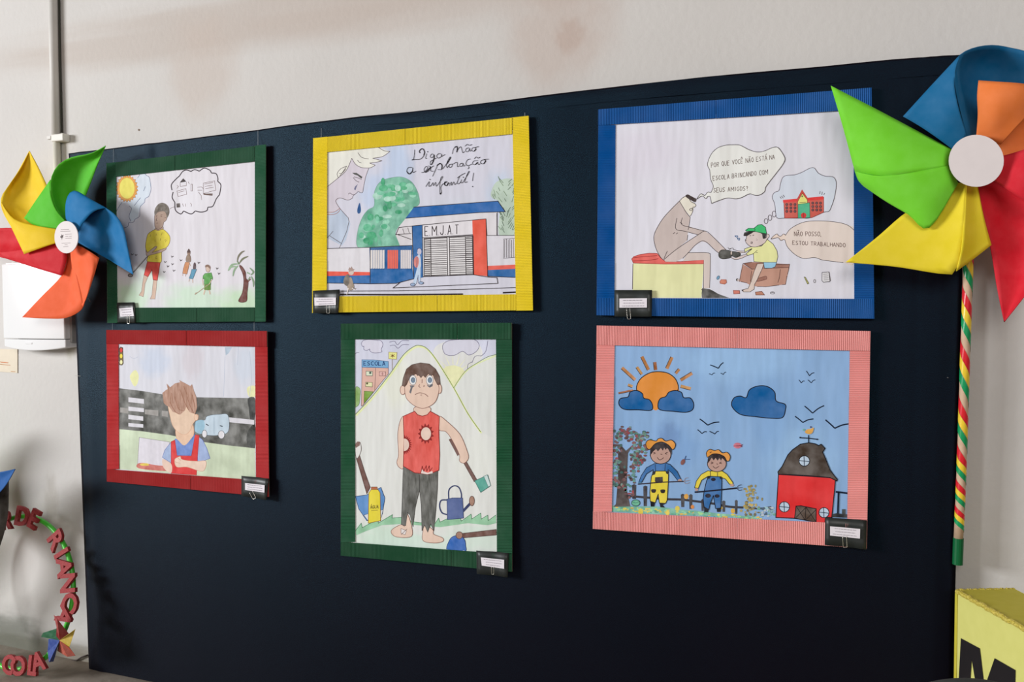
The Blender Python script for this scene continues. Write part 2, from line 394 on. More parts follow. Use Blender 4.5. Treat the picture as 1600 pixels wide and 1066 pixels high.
DY = -0.010
def lerp2(a, b, t): return (a[0]+(b[0]-a[0])*t, a[1]+(b[1]-a[1])*t)
def strip_vf(q, along, amp=0.0011, pitch=0.0042, Y0=-0.0135):
    """corrugated strip: q = TL,TR,BR,BL photo points; ridges run across, repeating along 'h' or 'v'"""
    A, B, C, D_ = [P(x, y, Y0) for x, y in q]
    if along == 'h': s0, s1, e0, e1 = A, D_, B, C
    else: s0, s1, e0, e1 = A, B, D_, C
    n = max(8, int((e0-s0).length/pitch))*4
    V = []; Fs = []
    for i in range(n+1):
        t = i/n; y = -amp*math.cos(i*math.pi/2)
        a = s0.lerp(e0, t); b = s1.lerp(e1, t); a.y += y; b.y += y
        V += [a, b]
    for i in range(n): Fs.append((2*i, 2*i+1, 2*i+3, 2*i+2))
    return V, Fs
def drawing(label, outer, inner, seams, col, papercol, blobs, full, cat='drawing', var=0.04, threads=()):
    """outer/inner = TL,TR,BR,BL in photo points; seams = {'t': [x..], 'b':, 'l': [y..], 'r':}"""
    TL, TR, BR, BL = outer; tl, tr, br, bl = inner
    mid = lerp2(BL, BR, .5); o0 = P(mid[0], mid[1], 0)
    t = thing('framed_drawing', label, cat, o0, 'childrens drawings in corrugated cardboard frames')
    # stiff backing
    V = [P(x, y, -0.0125) for x, y in outer]+[Vector((p.x, -0.0095, p.z)) for p in [P(x, y, -0.0125) for x, y in outer]]
    mobj('backing_card', V, [(0,3,2,1),(4,5,6,7),(0,1,5,4),(1,2,6,5),(2,3,7,6),(3,0,4,7)], mat('grey_card', (120, 112, 100), var=0.1), t)
    def g(o, i, e): # stretch inner a little under the strips
        return lerp2(i, o, e)
    q = [g(a, b, 0.25) for a, b in zip(outer, inner)]
    n = 10; V = []; Fs = []
    for j in range(n+1):
        for i in range(n+1):
            V.append(P(*lerp2(lerp2(q[0], q[1], i/n), lerp2(q[3], q[2], i/n), j/n), -0.0129))
    for j in range(n):
        for i in range(n): Fs.append((j*(n+1)+i, (j+1)*(n+1)+i, (j+1)*(n+1)+i+1, j*(n+1)+i+1))
    bl_ = []
    for (x, y, rx, ry, c, s) in blobs:
        p = P(x, y, -0.0129)-o0; k = 1.5/1000
        bl_.append(((p.x, 0, p.z), (rx*k*1.08, ry*k), c, s))
    paper = mobj('paper', V, Fs, mat('drawing_paper', papercol, rough=0.8, var=var, scale=9, spec=0.2, paper=True, blobs=bl_ or [((0,0,-9),(.1,.1),(200,200,200),0.0)], stretch=(1.6, 1, .5)), t)
    cm = mat('corrugated_card', col, rough=0.6, var=0.07, scale=14, spec=0.15)
    # 'full' names the sides whose strips run the whole length
    if full == 'v':
        def xl(k): return lerp2(TL, BL, k)
        sides = {'l': (TL, (tl[0], lerp2(TL, TR, (tl[0]-TL[0])/(TR[0]-TL[0]))[1]), (bl[0], lerp2(BL, BR, (bl[0]-BL[0])/(BR[0]-BL[0]))[1]), BL),
                 'r': ((tr[0], lerp2(TL, TR, (tr[0]-TL[0])/(TR[0]-TL[0]))[1]), TR, BR, (br[0], lerp2(BL, BR, (br[0]-BL[0])/(BR[0]-BL[0]))[1]))}
        sides['t'] = (sides['l'][1], sides['r'][0], tr, tl); sides['b'] = (bl, br, sides['r'][3], sides['l'][2])
    else:
        a = (lerp2(TL, BL, (tl[1]-TL[1])/(BL[1]-TL[1]))[0], tl[1]); b = (lerp2(TR, BR, (tr[1]-TR[1])/(BR[1]-TR[1]))[0], tr[1])
        c = (lerp2(TR, BR, (br[1]-TR[1])/(BR[1]-TR[1]))[0], br[1]); d = (lerp2(TL, BL, (bl[1]-TL[1])/(BL[1]-TL[1]))[0], bl[1])
        sides = {'t': (TL, TR, b, a), 'b': (d, c, BR, BL), 'l': (a, tl, bl, d), 'r': (tr, b, c, br)}
    for s, qd in sides.items():
        hor = s in 'tb'
        cuts = [0.0]
        for c in seams.get(s, []):
            cuts.append((c-qd[0][0])/(qd[1][0]-qd[0][0]) if hor else (c-qd[0][1])/(qd[3][1]-qd[0][1]))
        cuts.append(1.0)
        for i in range(len(cuts)-1):
            g0 = 0.0 if i == 0 else 0.0012; a0, a1 = cuts[i]+g0, cuts[i+1]
            if hor: qq = (lerp2(qd[0], qd[1], a0), lerp2(qd[0], qd[1], a1), lerp2(qd[3], qd[2], a1), lerp2(qd[3], qd[2], a0))
            else: qq = (lerp2(qd[0], qd[3], a0), lerp2(qd[1], qd[2], a0), lerp2(qd[1], qd[2], a1), lerp2(qd[0], qd[3], a1))
            vv, ff = strip_vf(qq, 'h' if hor else 'v', Y0=-0.0150-(0.0007 if i % 2 else 0)-(0.0012 if (full == 'v') != hor else 0))
            solid(mobj('cardboard_strip', vv, ff, cm, t), 0.0012, 1.0)
    for (x, y, x2, y2) in threads:
        vv, ff = tube_vf([P(x, y, -0.004), P((x+x2)/2, (y+y2)/2, -0.0075), P(x2, y2, -0.0105)], 0.00035, 5)
        mobj('hanging_thread', vv, ff, mat('nylon', (200, 205, 210), rough=0.3), t)
    return t, Art(paper, -0.0129)

def card(label, quad, slip, clip, light=0, Y=-0.0195):
    """black caption card with a typed slip and a paper clip"""
    c0 = lerp2(quad[3], quad[2], .5); o0 = P(c0[0], c0[1], Y)
    t = thing('caption_card', label, 'caption card', o0, 'black caption cards clipped to the drawings')
    n = 8; V = []; Fs = []
    for j in range(5):
        for i in range(n+1):
            p = P(*lerp2(lerp2(quad[0], quad[1], i/n), lerp2(quad[3], quad[2], i/n), j/4), Y)
            p.y -= 0.006*(i/n)**2*(j/4)+0.0015*math.sin(i*1.1)
            V.append(p)
    for j in range(4):
        for i in range(n): Fs.append((j*(n+1)+i, (j+1)*(n+1)+i, (j+1)*(n+1)+i+1, j*(n+1)+i+1))
    solid(mobj('card', V, Fs, mat('black_card', (0.022, 0.026, 0.024), rough=0.42, raw=True, spec=0.45, var=0.2, scale=30), t, smooth=True), 0.0009)
    Ys = Y-0.0085
    V = []; Fs = []
    for j in range(2):
        for i in range(7):
            p = P(*lerp2(lerp2(slip[0], slip[1], i/6), lerp2(slip[3], slip[2], i/6), j), Ys); p.y -= 0.0015*(i/6)**2; V.append(p)
    for i in range(6): Fs.append((i, 7+i, 8+i, i+1))
    sl = solid(mobj('typed_slip', V, Fs, mat('slip_paper', (222, 216, 222), var=0.03), t), 0.0005)
    a = Art(sl, Ys-0.0022); a.part('typed_lines')
    rr = random.Random(int(quad[0][0]))
    for k in (0.2, 0.5, 0.8):
        t0 = rr.uniform(.08, .2); end = rr.uniform(.8, .92)
        while t0 < end:
            ln = rr.uniform(.03, .12)
            pa = lerp2(lerp2(slip[0], slip[1], t0), lerp2(slip[3], slip[2], t0), k); e = min(t0+ln, end)
            pb = lerp2(lerp2(slip[0], slip[1], e), lerp2(slip[3], slip[2], e), k)
            a.line([pa, pb], (128, 122, 130), 0.75, smooth=False); t0 = e+0.025
    a.flush()
    (x0, y0), (x1, y1), wd = clip       # top and bottom of the visible loop
    dx, dy = x1-x0, y1-y0; L = math.hypot(dx, dy); nx, ny = -dy/L*wd/2, dx/L*wd/2
    pts = [(x0+nx, y0+ny), (x1+nx-dx*.12, y1+ny-dy*.12), (x1+nx*.6, y1+ny*.6), (x1-nx*.6, y1-ny*.6), (x1-nx-dx*.12, y1-ny-dy*.12), (x0-nx, y0-ny)]
    vv, ff = tube_vf([P(x, y, Ys-0.002) for x, y in spline(pts, 4)], 0.0006, 6)
    mobj('paper_clip', vv, ff, mat('clip_steel', (225, 220, 210), rough=0.25, metal=0.9), t, smooth=True)
    return t
# ================================================================== drawing 1: boy with a hoe
SK = (206, 178, 160)
t, a = drawing('green-framed drawing of a boy in yellow shirt holding a hoe, palm tree at right',
    [(166.2,255.6),(415.3,226.2),(414.9,502.2),(167.6,504.4)], [(180.8,276.4),(398,252.4),(398.4,480.4),(183,481)],
    {'t': [273.7], 'r': [317.5], 'b': [307.7], 'l': [478]}, (42, 92, 66), (212, 208, 214),
    [(200,470,70,60,(186,212,184),.9),(300,470,110,55,(190,214,190),.8),(375,475,80,50,(186,212,180),.9),(230,440,60,50,(205,222,205),.7),(300,310,60,60,(220,218,226),.5)],
    'v', threads=[(177.2,233,177.2,262),(403,204,403,230),(175.5,503,175.5,517),(397,501,397,518)])
a.use(140, 210, 3.44)
a.part('painted_cloud')
cl = [(250,240),(262,228),(275,212),(297,212),(305,222),(322,235),(328,265),(325,310),(318,335),(298,350),(290,375),(270,395),(262,440),(245,455),(225,470),(205,480),(187,503),(172,490),(160,445),(146,415),(160,380),(190,362),(235,330)]
a.fill(cl, (206, 214, 224), .1, 20)
a.fill([(150,410),(170,375),(205,370),(222,400),(215,440),(222,468),(187,500),(172,488),(160,445)], (204, 202, 210), .12, 40)
a.lines([[(258,235),(266,222),(275,212),(297,212),(305,222)],[(305,222),(320,230),(328,265)],[(328,265),(330,300),(318,335)],[(318,335),(300,345),(296,365)],[(296,365),(275,385),(270,400)],[(270,400),(268,440),(245,455)],[(245,455),(235,472),(210,475)],[(210,475),(205,495),(185,503)],[(146,412),(160,385),(175,365)],[(222,468),(212,440),(225,400),(212,385)],[(240,383),(258,360),(275,340)],[(290,305),(300,280)]], (90, 100, 130), .8)
a.part('painted_sun')
ring = []
for i in range(44):
    an = 2*math.pi*i/44; k = 1.0 if i % 2 else .86
    ring.append((201+60*k*math.cos(an), 291+74*k*math.sin(an)))
a.fill(ring, (226, 158, 82), .15, 60, False, (150, 100, 60), .6)
a.ell(201, 290, 42, 57, (243, 212, 104), .08, line=(200, 150, 70), lw=.7)
a.part('painted_thought_bubble')
bub = [[(443,300),(440,270),(465,240),(483,224)],[(483,224),(500,200),(520,192),(545,199)],[(545,199),(565,190),(590,198)],[(590,198),(615,182),(645,192),(655,208)],[(655,208),(680,212),(690,238),(688,252)],[(688,252),(705,270),(703,300),(698,325)],[(698,325),(682,345),(672,368)],[(672,368),(660,388),(635,392)],[(635,392),(630,410),(600,418),(568,412)],[(568,412),(545,428),(505,412)],[(505,412),(490,428),(462,408),(458,365)],[(458,365),(444,340),(449,310)]]
a.lines(bub, (58, 50, 55), 1.7)
a.fill([(484,260),(503,236),(520,254)], (70, 62, 62), .2, 60, False)
a.lines([[(487,262),(487,280),(520,276),(520,256)],[(470,275),(478,280),(470,290)],[(470,305),(518,292),(522,322),(475,334),(470,305)],[(478,312),(510,304)],[(530,255),(536,268)],[(545,268),(552,268),(552,305),(545,305),(545,268)],[(580,285),(600,282),(612,292)],[(580,300),(605,300)],[(585,310),(600,330),(602,352)],[(612,262),(672,250),(678,300),(612,318),(612,262)],[(618,268),(665,258)],[(620,280),(660,274)],[(622,292),(666,285)],[(480,370),(480,392)],[(500,372),(504,388)],[(515,372),(515,388)],[(542,370),(548,378),(546,388)],[(432,400),(440,395),(456,390)]], (110, 84, 80), .7, False)
a.fill([(610,318),(662,318),(660,330),(614,326)], (110, 92, 88), .1, 60, False)
a.fill([(466,372),(486,370),(488,392),(468,394)], (96, 86, 84), .3, 90, False)
a.use(200, 300, 5.92)
a.part('painted_boy')
a.fill([(148,768),(185,785),(158,850),(148,940),(140,970),(102,955),(125,920),(135,840)], SK, .1, line=(140,120,112), lw=.6, smooth=False)
a.fill([(235,815),(268,820),(262,900),(250,990),(205,990),(222,950),(228,880)], SK, .1, line=(140,120,112), lw=.6, smooth=False)
a.fill([(262,330),(320,320),(322,350),(280,362),(246,352)], (176,150,134), .1, line=INK, lw=.6)
a.fill([(245,350),(280,358),(320,345),(360,375),(385,410),(388,450),(375,490),(345,525),(312,560),(300,655),(180,645),(190,580),(165,530),(163,480),(175,420),(190,385)], (242, 208, 74), .15, 50, line=(130,105,70), lw=.8)
a.fill([(180,645),(298,655),(272,818),(232,812),(222,720),(185,785),(148,768),(165,700)], (216, 80, 72), .12, smooth=False, line=(140,60,55), lw=.8)
a.fill([(165,525),(178,560),(230,520),(255,503),(268,510),(240,545),(225,560),(300,535),(345,520),(350,532),(300,560),(215,582),(185,592),(168,580)], (192,166,148), .12, line=(110,90,85), lw=.7)
a.fill([(247,215),(258,208),(275,188),(310,178),(340,182),(356,210),(360,245),(345,270),(330,282),(322,315),(300,338),(275,346),(250,325),(246,270)], (168,143,128), .18, 40, line=(100,85,80), lw=.7)
a.fill([(247,217),(244,180),(258,140),(285,110),(318,100),(350,112),(375,140),(383,180),(376,215),(358,242),(354,205),(338,182),(305,177),(275,188),(258,210)], (112,102,92), .3, 90)
a.lines([[(258,222),(272,216)],[(300,214),(318,212)],[(268,240),(262,262),(272,268)],[(262,290),(278,288)],[(258,230),(270,232)],[(300,226),(316,226)],[(340,240),(352,235)]], (96,72,68), .9)
a.lines([[(210,395),(205,415)],[(262,385),(260,405)],[(315,375),(310,400)],[(250,440),(250,465)],[(300,430),(298,450)],[(335,445),(352,445),(345,465)],[(195,595),(200,615)],[(262,590),(258,620),(272,612)]], (150,125,60), .7)
a.lines([[(185,590),(48,745)]], (70,66,66), 2.0, False)
a.lines([[(262,508),(205,550),(180,590)],[(195,575),(55,735)]], (176,170,166), .9)
a.ell(22, 772, 22, 14, (150,146,146), .1, line=(70,66,66), lw=1.0)
for (x, y) in ((40,578),(75,583),(345,648),(410,598),(370,688),(412,668),(425,728),(335,740),(490,632),(655,655),(825,708),(842,755)):
    a.part('painted_bird'); a.line([(x-11,y-7),(x,y+3),(x+11,y-6)], (66,56,56), 1.1); a.line([(x,y+3),(x-6,y+9)], (66,56,56), 1.0)
a.part('painted_boy_in_orange_trousers')
a.fill([(530,650),(568,645),(562,690),(545,760),(505,755),(512,710)], (200,140,100), .15, smooth=False, line=(120,85,70), lw=.6)
a.fill([(538,610),(550,585),(575,590),(580,640),(555,650),(538,640)], (150,128,112), .2, line=(110,90,80), lw=.6)
a.ell(562, 568, 15, 20, (150,125,110), .2)
a.fill([(546,560),(552,540),(562,525),(575,545),(577,560)], (92,70,66), .2)
a.lines([[(508,760),(505,775)],[(535,762),(530,782)],[(565,650),(578,685)]], (180,150,135), 1.0)
a.part('painted_boy_in_blue_trousers')
a.fill([(590,715),(635,715),(618,760),(600,805),(565,800),(580,755)], (96,150,178), .15, smooth=False, line=(70,90,105), lw=.6)
a.fill([(602,712),(605,670),(615,652),(627,668),(626,712)], (92,72,76), .2)
a.lines([[(570,805),(562,830)],[(597,808),(600,842)]], (190,165,150), 1.2)
a.part('painted_boy_in_green')
a.lines([[(712,905),(700,950)],[(750,905),(760,948)]], SK, 2.0)
a.fill([(705,850),(765,850),(765,905),(738,910),(705,905)], (104,140,62), .2, smooth=False)
a.fill([(712,755),(770,748),(782,790),(782,810),(765,800),(765,855),(705,852),(706,800),(692,805),(695,775)], (92,160,80), .2, smooth=False, line=(70,110,60), lw=.7)
a.ell(740, 712, 20, 30, (205,182,168), .1, line=(120,100,95), lw=.6)
a.fill([(715,680),(740,672),(762,690),(760,712),(735,692),(716,700)], (140,112,98), .2)
a.lines([[(618,950),(755,848)],[(618,950),(630,930)]], (170,150,130), 1.1, False)
a.lines([[(690,808),(695,865)],[(775,812),(750,855)]], (196,170,150), 1.2)
a.part('painted_palm_tree')
a.fill([(1030,685),(1050,686),(1085,740),(1092,800),(1112,830),(1102,930),(1094,1012),(1022,1012),(1058,930),(1070,830),(1062,760)], (112,62,54), .25, 70, line=(80,45,42), lw=.7)
a.line([(1105,835),(1135,805)], (112,62,54), 1.6)
for q, c in (([(1010,650),(1020,600),(1050,560),(1080,545)],(120,116,100)),([(1030,660),(1060,620),(1112,595)],(120,122,100)),([(1030,665),(960,675),(925,730)],(142,168,138)),([(1020,680),(985,720),(970,780)],(142,168,138)),([(1000,690),(950,695),(935,725)],(150,176,146)),([(1130,760),(1100,745)],(142,168,138)),([(1135,770),(1160,740),(1125,702)],(128,146,120)),([(1140,780),(1160,830),(1160,880)],(130,150,124)),([(1130,785),(1112,815)],(130,150,124)),([(1030,670),(1010,640)],(110,130,100))):
    a.line(q, c, 3.2, taper=True)
a.flush()

# ================================================================== drawing 2: faceless boy by the road
t, a = drawing('red-framed drawing of a faceless brown-haired child in red overalls beside a road',
    [(166.4,515.8),(417.4,517.3),(420.4,776.5),(167.2,752.6)], [(184.9,537.4),(398.4,542.2),(399.9,751.8),(185.7,733)],
    {'t': [291.5], 'r': [595.7], 'b': [297.7], 'l': [695.8]}, (176, 48, 50), (206, 206, 214),
    [(240,565,60,50,(186,196,214),.7),(300,560,40,70,(196,188,194),.7),(385,570,50,60,(190,200,214),.6)], 'h')
a.use(140, 500, 3.677)
a.part('painted_kite')
a.fill([(778,158),(818,158),(800,190),(782,205)], (176,192,208), .2, smooth=False)
a.part('painted_leaf')
a.fill([(232,320),(262,288),(282,320),(275,365),(258,382),(240,355)], (226,226,170), .1)
a.part('painted_bush')
a.fill([(905,390),(950,380),(950,440),(915,440)], (226,226,176), .15)
a.part('painted_skyline', True)
a.lines([[(778,210),(770,440)],[(920,180),(930,330),(918,440)],[(230,210),(255,222),(278,212)],[(855,150),(850,260)]], (180,186,200), .8)
a.part('painted_road')
a.fill([(170,393),(300,408),(420,428),(620,445),(800,448),(950,450),(950,738),(800,722),(640,700),(460,662),(300,640),(170,628)], (98,98,92), .55, 28, False)
a.fill([(910,452),(950,452),(950,560),(925,580),(915,510)], (50,52,50), .3, 40, True)
a.fill([(905,650),(950,600),(950,736),(910,730)], (56,58,54), .3, 40, True)
for q in (((223,445),(312,455),(312,482),(223,472)),((223,498),(312,508),(312,530),(223,522)),((223,545),(308,555),(308,580),(223,570)),((223,592),(308,600),(308,620),(223,612)),((800,560),(945,575),(945,602),(800,588))):
    a.fill(q, (208,206,212), .06, smooth=False)
for q in (((175,503),(222,508),(222,538),(175,532)),((318,515),(395,520),(395,552),(318,542)),((415,522),(450,525),(450,558),(415,552))):
    a.fill(q, (158,154,150), .15, smooth=False)
a.part('painted_grass')
a.fill([(170,628),(300,640),(460,662),(640,700),(800,722),(950,738),(954,922),(168,858)], (204,216,188), .25, 14, False)
a.part('painted_box')
a.fill([(285,675),(460,702),(440,862),(275,832)], (212,208,216), .08, smooth=False, line=(120,116,110), lw=.6)
a.fill([(275,828),(310,822),(380,835),(440,842),(455,868),(340,862),(275,850)], (206,112,100), .3, 50)
a.fill([(290,828),(330,824),(340,836),(300,838)], (232,200,90), .2)
a.part('painted_car')
a.fill([(605,640),(607,600),(615,580),(660,576),(672,556),(700,547),(745,543),(795,548),(797,640),(745,662),(690,664),(640,655)], (190,206,218), .15, 30, line=(90,100,110), lw=.7)
a.fill([(607,640),(607,600),(615,580),(655,578),(660,620),(640,655)], (150,188,208), .2, 30)
a.ell(660, 655, 14, 22, (216,214,218), .05, line=(90,95,100), lw=.8); a.ell(757, 660, 18, 23, (216,214,218), .05, line=(90,95,100), lw=.8)
a.lines([[(668,598),(684,608)],[(748,608),(764,612)]], (60,66,74), 1.6); a.line([(715,560),(715,655)], (140,160,175), .7)
a.part('painted_traffic_light')
a.fill([(170,165),(178,156),(190,160),(193,250),(186,260),(172,258)], (120,104,62), .1, smooth=False, line=(70,60,50), lw=.8)
a.ell(181, 174, 9, 14, (206,70,66), .05, line=(90,60,50), lw=.6); a.ell(181, 208, 9, 14, (236,206,80), .05, line=(90,60,50), lw=.6); a.ell(181, 243, 9, 13, (226,222,170), .05, line=(90,70,50), lw=.6)
a.part('painted_child')
a.fill([(500,620),(590,600),(592,690),(545,724),(505,692)], (224,190,164), .12, line=(190,140,110), lw=.6)
a.fill([(488,692),(505,688),(545,722),(592,672),(606,660),(590,785),(496,785)], (104,134,200), .25, 40)
a.fill([(470,700),(490,690),(478,828),(418,790),(432,748)], (168,186,220), .2, 40, line=(96,108,170), lw=.7, smooth=False)
a.fill([(612,662),(648,688),(672,735),(692,795),(660,808),(622,812)], (160,178,216), .2, 40, line=(96,108,170), lw=.7, smooth=False)
a.fill([(468,700),(490,690),(502,780),(585,782),(606,660),(630,664),(620,785),(614,892),(468,882)], (212,54,54), .15, 30, smooth=False, line=(160,40,40), lw=.6)
a.fill([(420,800),(470,830),(468,880),(425,850)], (224,196,180), .12)
a.fill([(488,805),(505,790),(522,785),(528,800),(560,808),(620,812),(668,812),(660,862),(630,868),(560,846),(500,845)], (226,198,180), .12, line=(190,140,115), lw=.6)
a.lines([[(505,792),(525,808)],[(490,815),(520,825)]], (190,140,115), .6)
a.fill([(450,470),(490,440),(560,440),(600,470),(602,540),(622,545),(624,560),(608,578),(592,600),(575,640),(545,660),(512,648),(480,612),(464,560)], (228,196,172), .15, 40, line=(205,160,130), lw=.6)
a.fill([(426,478),(418,420),(440,402),(448,398),(442,366),(462,388),(490,365),(520,358),(514,346),(545,362),(578,380),(588,370),(600,410),(612,440),(618,500),(606,542),(575,530),(555,500),(548,520),(520,545),(500,535),(478,528),(458,500),(440,492)], (186,142,120), .35, 55, smooth=False, stretch=(2.5,1,.5))
a.ell(612, 560, 12, 18, (226,192,168), .1, line=(200,150,122), lw=.6)
a.lines([[(460,470),(490,525),(515,542)],[(490,440),(510,510),(540,520)],[(560,440),(580,500),(600,535)],[(520,400),(545,470),(570,520)],[(470,420),(480,480)],[(590,430),(605,500)],[(540,380),(560,430)]], (142,98,78), .9)
a.flush()

# ================================================================== drawing 3: crying face and school gate
t, a = drawing('yellow-framed drawing of a crying face above a blue-roofed school gate, handwritten slogan',
    [(489.2,216.4),(825.9,181.4),(832.7,484.8),(487.6,488.8)], [(511.2,238),(800.6,209.6),(806.4,460),(510.2,463.4)],
    {'t': [633.4], 'r': [271.5], 'b': [683.5], 'l': [408.3]}, (255, 202, 44), (202, 201, 213),
    [(620,270,45,110,(176,192,216),.8),(590,300,60,60,(180,194,218),.8),(780,300,40,60,(180,196,216),.6),(610,380,50,50,(186,202,218),.7),(700,330,120,40,(196,200,210),.5)],
    'v', threads=[(502,200,502,216),(820,176,820,199)])
a.use(500, 195, 7.353)
a.part('painted_face')
a.fill([(80,715),(210,610),(305,520),(365,385),(410,455),(480,492),(562,497),(525,600),(498,720),(490,778),(450,770),(432,762),(400,800),(375,820),(372,842),(320,866),(240,842),(185,882),(232,965),(80,1035)], (206,198,208), .1, 12, smooth=False)
a.fill([(80,327),(660,250),(720,282),(805,305),(720,365),(605,385),(715,415),(570,440),(635,465),(575,495),(480,492),(410,455),(365,385),(305,520),(210,610),(80,715)], (222,221,212), .1, 12, smooth=False)
a.fill([(80,1040),(232,965),(320,1065),(350,1140),(300,1320),(255,1390),(80,1300)], (184,196,214), .15, 14, smooth=False)
L1 = (84, 72, 76)
a.lines([[(80,715),(210,610),(305,520),(365,385)],[(365,385),(410,455),(480,492),(575,495),(635,465)],[(635,465),(570,440)],[(570,440),(650,430),(715,415)],[(715,415),(605,385)],[(605,385),(720,365),(805,305)],[(805,305),(740,300),(690,272),(660,250)],[(435,320),(480,375),(560,393)],[(430,405),(450,430),(475,440)],[(562,497),(525,600),(500,720),(490,775),(468,782),(445,768)],[(440,765),(400,800),(370,800),(345,785),(325,797)],[(400,800),(378,822),(372,842),(320,866),(240,842),(200,850),(182,885),(232,965),(320,1065)],[(310,475),(240,505),(198,560),(210,608)],[(305,480),(250,560),(225,590)],[(298,505),(255,555),(220,560)],[(380,605),(410,640),(450,660)],[(390,600),(440,612),(478,630)]], L1, .9)
a.fill([(370,553),(420,553),(488,600),(476,620),(430,582),(395,572)], (74,74,70), .1, smooth=False)
a.fill([(435,682),(418,720),(408,752),(390,742),(402,710)], (110,112,140), .1, smooth=False)
a.fill([(455,896),(470,965),(466,1005),(448,1022),(430,1010),(430,965)], (34,84,142), .15, smooth=True)
a.lines([[(80,1005),(150,1005),(195,985),(225,960)],[(80,1032),(160,1030),(210,1005),(232,968)]], (160,118,110), 1.0)
a.use(500, 340, 7.894)
a.lines([[(348,0),(358,50),(330,170),(265,320),(235,385)],[(118,225),(265,320)],[(90,250),(118,220),(160,170)]], L1, .9, False)
a.use(470, 170, 3.2316)
a.part('painted_tree')
a.fill([(285,695),(287,620),(310,550),(340,510),(370,490),(372,420),(400,370),(450,350),(510,345),(560,370),(590,420),(600,470),(590,490),(570,500),(535,552),(490,602),(478,635),(500,690),(430,700),(340,703)], (116,196,164), .5, 30, line=(110,140,130), lw=.6)
for k in range(70):
    x, y = random.choice([(460,420,70,55),(400,560,80,70),(370,640,60,40),(540,430,40,50)])[:2], 0
    cx, cy = random.gauss(x[0], 38), random.gauss(x[1], 38)
    if 305 < cx < 570 and 365 < cy < 690 and (cy > 500 or cx > 385) and not (cx > 470 and cy > 560):
        a.ell(cx, cy, random.uniform(8, 24), random.uniform(8, 22), random.choice([(70,176,126),(90,186,142),(54,160,112),(150,212,184),(170,214,196),(120,200,166)]), .3, 60, n=8)
a.part('painted_palm')
a.fill([(960,425),(985,372),(1040,352),(1076,366),(1082,430),(1078,632),(1000,636),(1006,482),(968,452)], (184,202,186), .2, 24)
for k in range(46):
    y = random.uniform(370, 630); xm = 1040 if y < 500 else 1036
    x = random.uniform(970 if y < 460 else 1006, 1074); s = -1 if x < xm else 1
    a.line([(x, y), (x+s*random.uniform(8, 20), y-random.uniform(14, 30))], random.choice([(92,112,88),(112,132,104),(74,92,76)]), .9, False)
a.part('painted_school_building')
a.fill([(490,602),(530,553),(900,524),(992,522),(990,642),(940,642),(935,556),(562,592)], (212,208,212), .05, smooth=False)
a.fill([(490,602),(564,592),(564,690),(500,690),(478,635)], (208,203,206), .05, smooth=False)
BL_ = (28, 100, 166)
a.fill([(132,706),(348,702),(350,826),(132,822)], (212,209,214), .05, smooth=False)
a.fill([(132,821),(350,825),(350,842),(132,846)], (226,90,74), .1, smooth=False)
a.fill([(132,845),(350,841),(350,812),(562,808),(572,858),(480,882),(350,884),(132,880)], BL_, .2, 40, smooth=False)
a.fill([(346,703),(562,690),(562,812),(350,814)], (34,92,150), .2, 40, smooth=False)
a.fill([(562,592),(613,587),(616,852),(570,858)], BL_, .22, 30, smooth=False)
a.fill([(613,590),(866,562),(870,640),(616,654)], (216,212,216), .04, smooth=False)
a.fill([(616,652),(870,640),(872,838),(618,848)], (214,211,212), .04, smooth=False)
a.fill([(866,562),(935,556),(944,846),(873,838)], (230,92,72), .12, 30, smooth=False)
a.fill([(940,642),(1083,640),(1085,792),(943,796)], (210,207,214), .05, smooth=False)
a.fill([(943,794),(1085,787),(1085,809),(943,816)], (222,98,86), .1, smooth=False)
a.fill([(943,815),(1085,808),(1086,852),(943,846)], BL_, .22, 30, smooth=False)
a.fill([(572,496),(995,466),(1032,520),(900,524),(528,554)], (24, 96, 168), .18, 30, smooth=False)
for (x0, x1, c) in ((352,424,(214,208,206)),(438,492,(226,104,84)),(504,558,(212,205,205))):
    n = 6
    for i in range(n):
        u0 = x0+(x1-x0)*i/n; u1 = x0+(x1-x0)*(i+.86)/n
        a.fill([(u0,714),(u1,713),(u1,806),(u0,808)], c, .06, smooth=False)
DK = (52, 44, 46)
a.lines([[(530,553),(900,524),(1032,520)],[(570,497),(995,466),(1032,520)],[(990,526),(990,640)],[(935,556),(940,640),(1083,640)],[(480,635),(495,600),(562,592)],[(562,592),(935,556)],[(478,636),(558,630)],[(490,636),(558,660)],[(132,706),(346,700),(562,690)],[(350,702),(350,880)],[(132,880),(350,884),(480,882),(572,858)],[(613,590),(617,850)],[(613,652),(870,636)],[(870,640),(873,838)],[(935,556),(944,846)],[(562,592),(570,852)],[(943,796),(943,846),(1086,852)],[(617,848),(870,838),(944,850),(990,853),(995,882)],[(500,878),(465,905),(995,882)],[(205,921),(480,920),(820,912),(1086,903)]], DK, 1.1, False)
a.lines([[(200,938),(480,939),(815,936)],[(1020,929),(1086,926)]], (44,36,38), 2.6, False)
for i in range(7):
    x = 1030+i*8.6
    a.line([(x,658 if i % 2 else 662),(x,752)], DK, .8, False)
a.lines([[(1024,658),(1083,654)],[(1024,756),(1083,750)],[(540,600),(548,628)],[(515,606),(522,632)],[(1024,658),(1024,756)]], DK, .7, False)
a.part('painted_gate')
for i in range(19):
    k = i/18
    y0, y1 = 658+(842-658)*k, 645+(834-645)*k
    for (xa, xb) in ((624,654),(656,737),(750,832),(834,868)):
        fa, fb = (xa-620)/250, (xb-620)/250
        a.line([(xa, y0+(y1-y0)*fa+random.uniform(-1.5,1.5)), (xb, y0+(y1-y0)*fb+random.uniform(-1.5,1.5))], DK, 1.0 if xb-xa > 40 else 1.5, False)
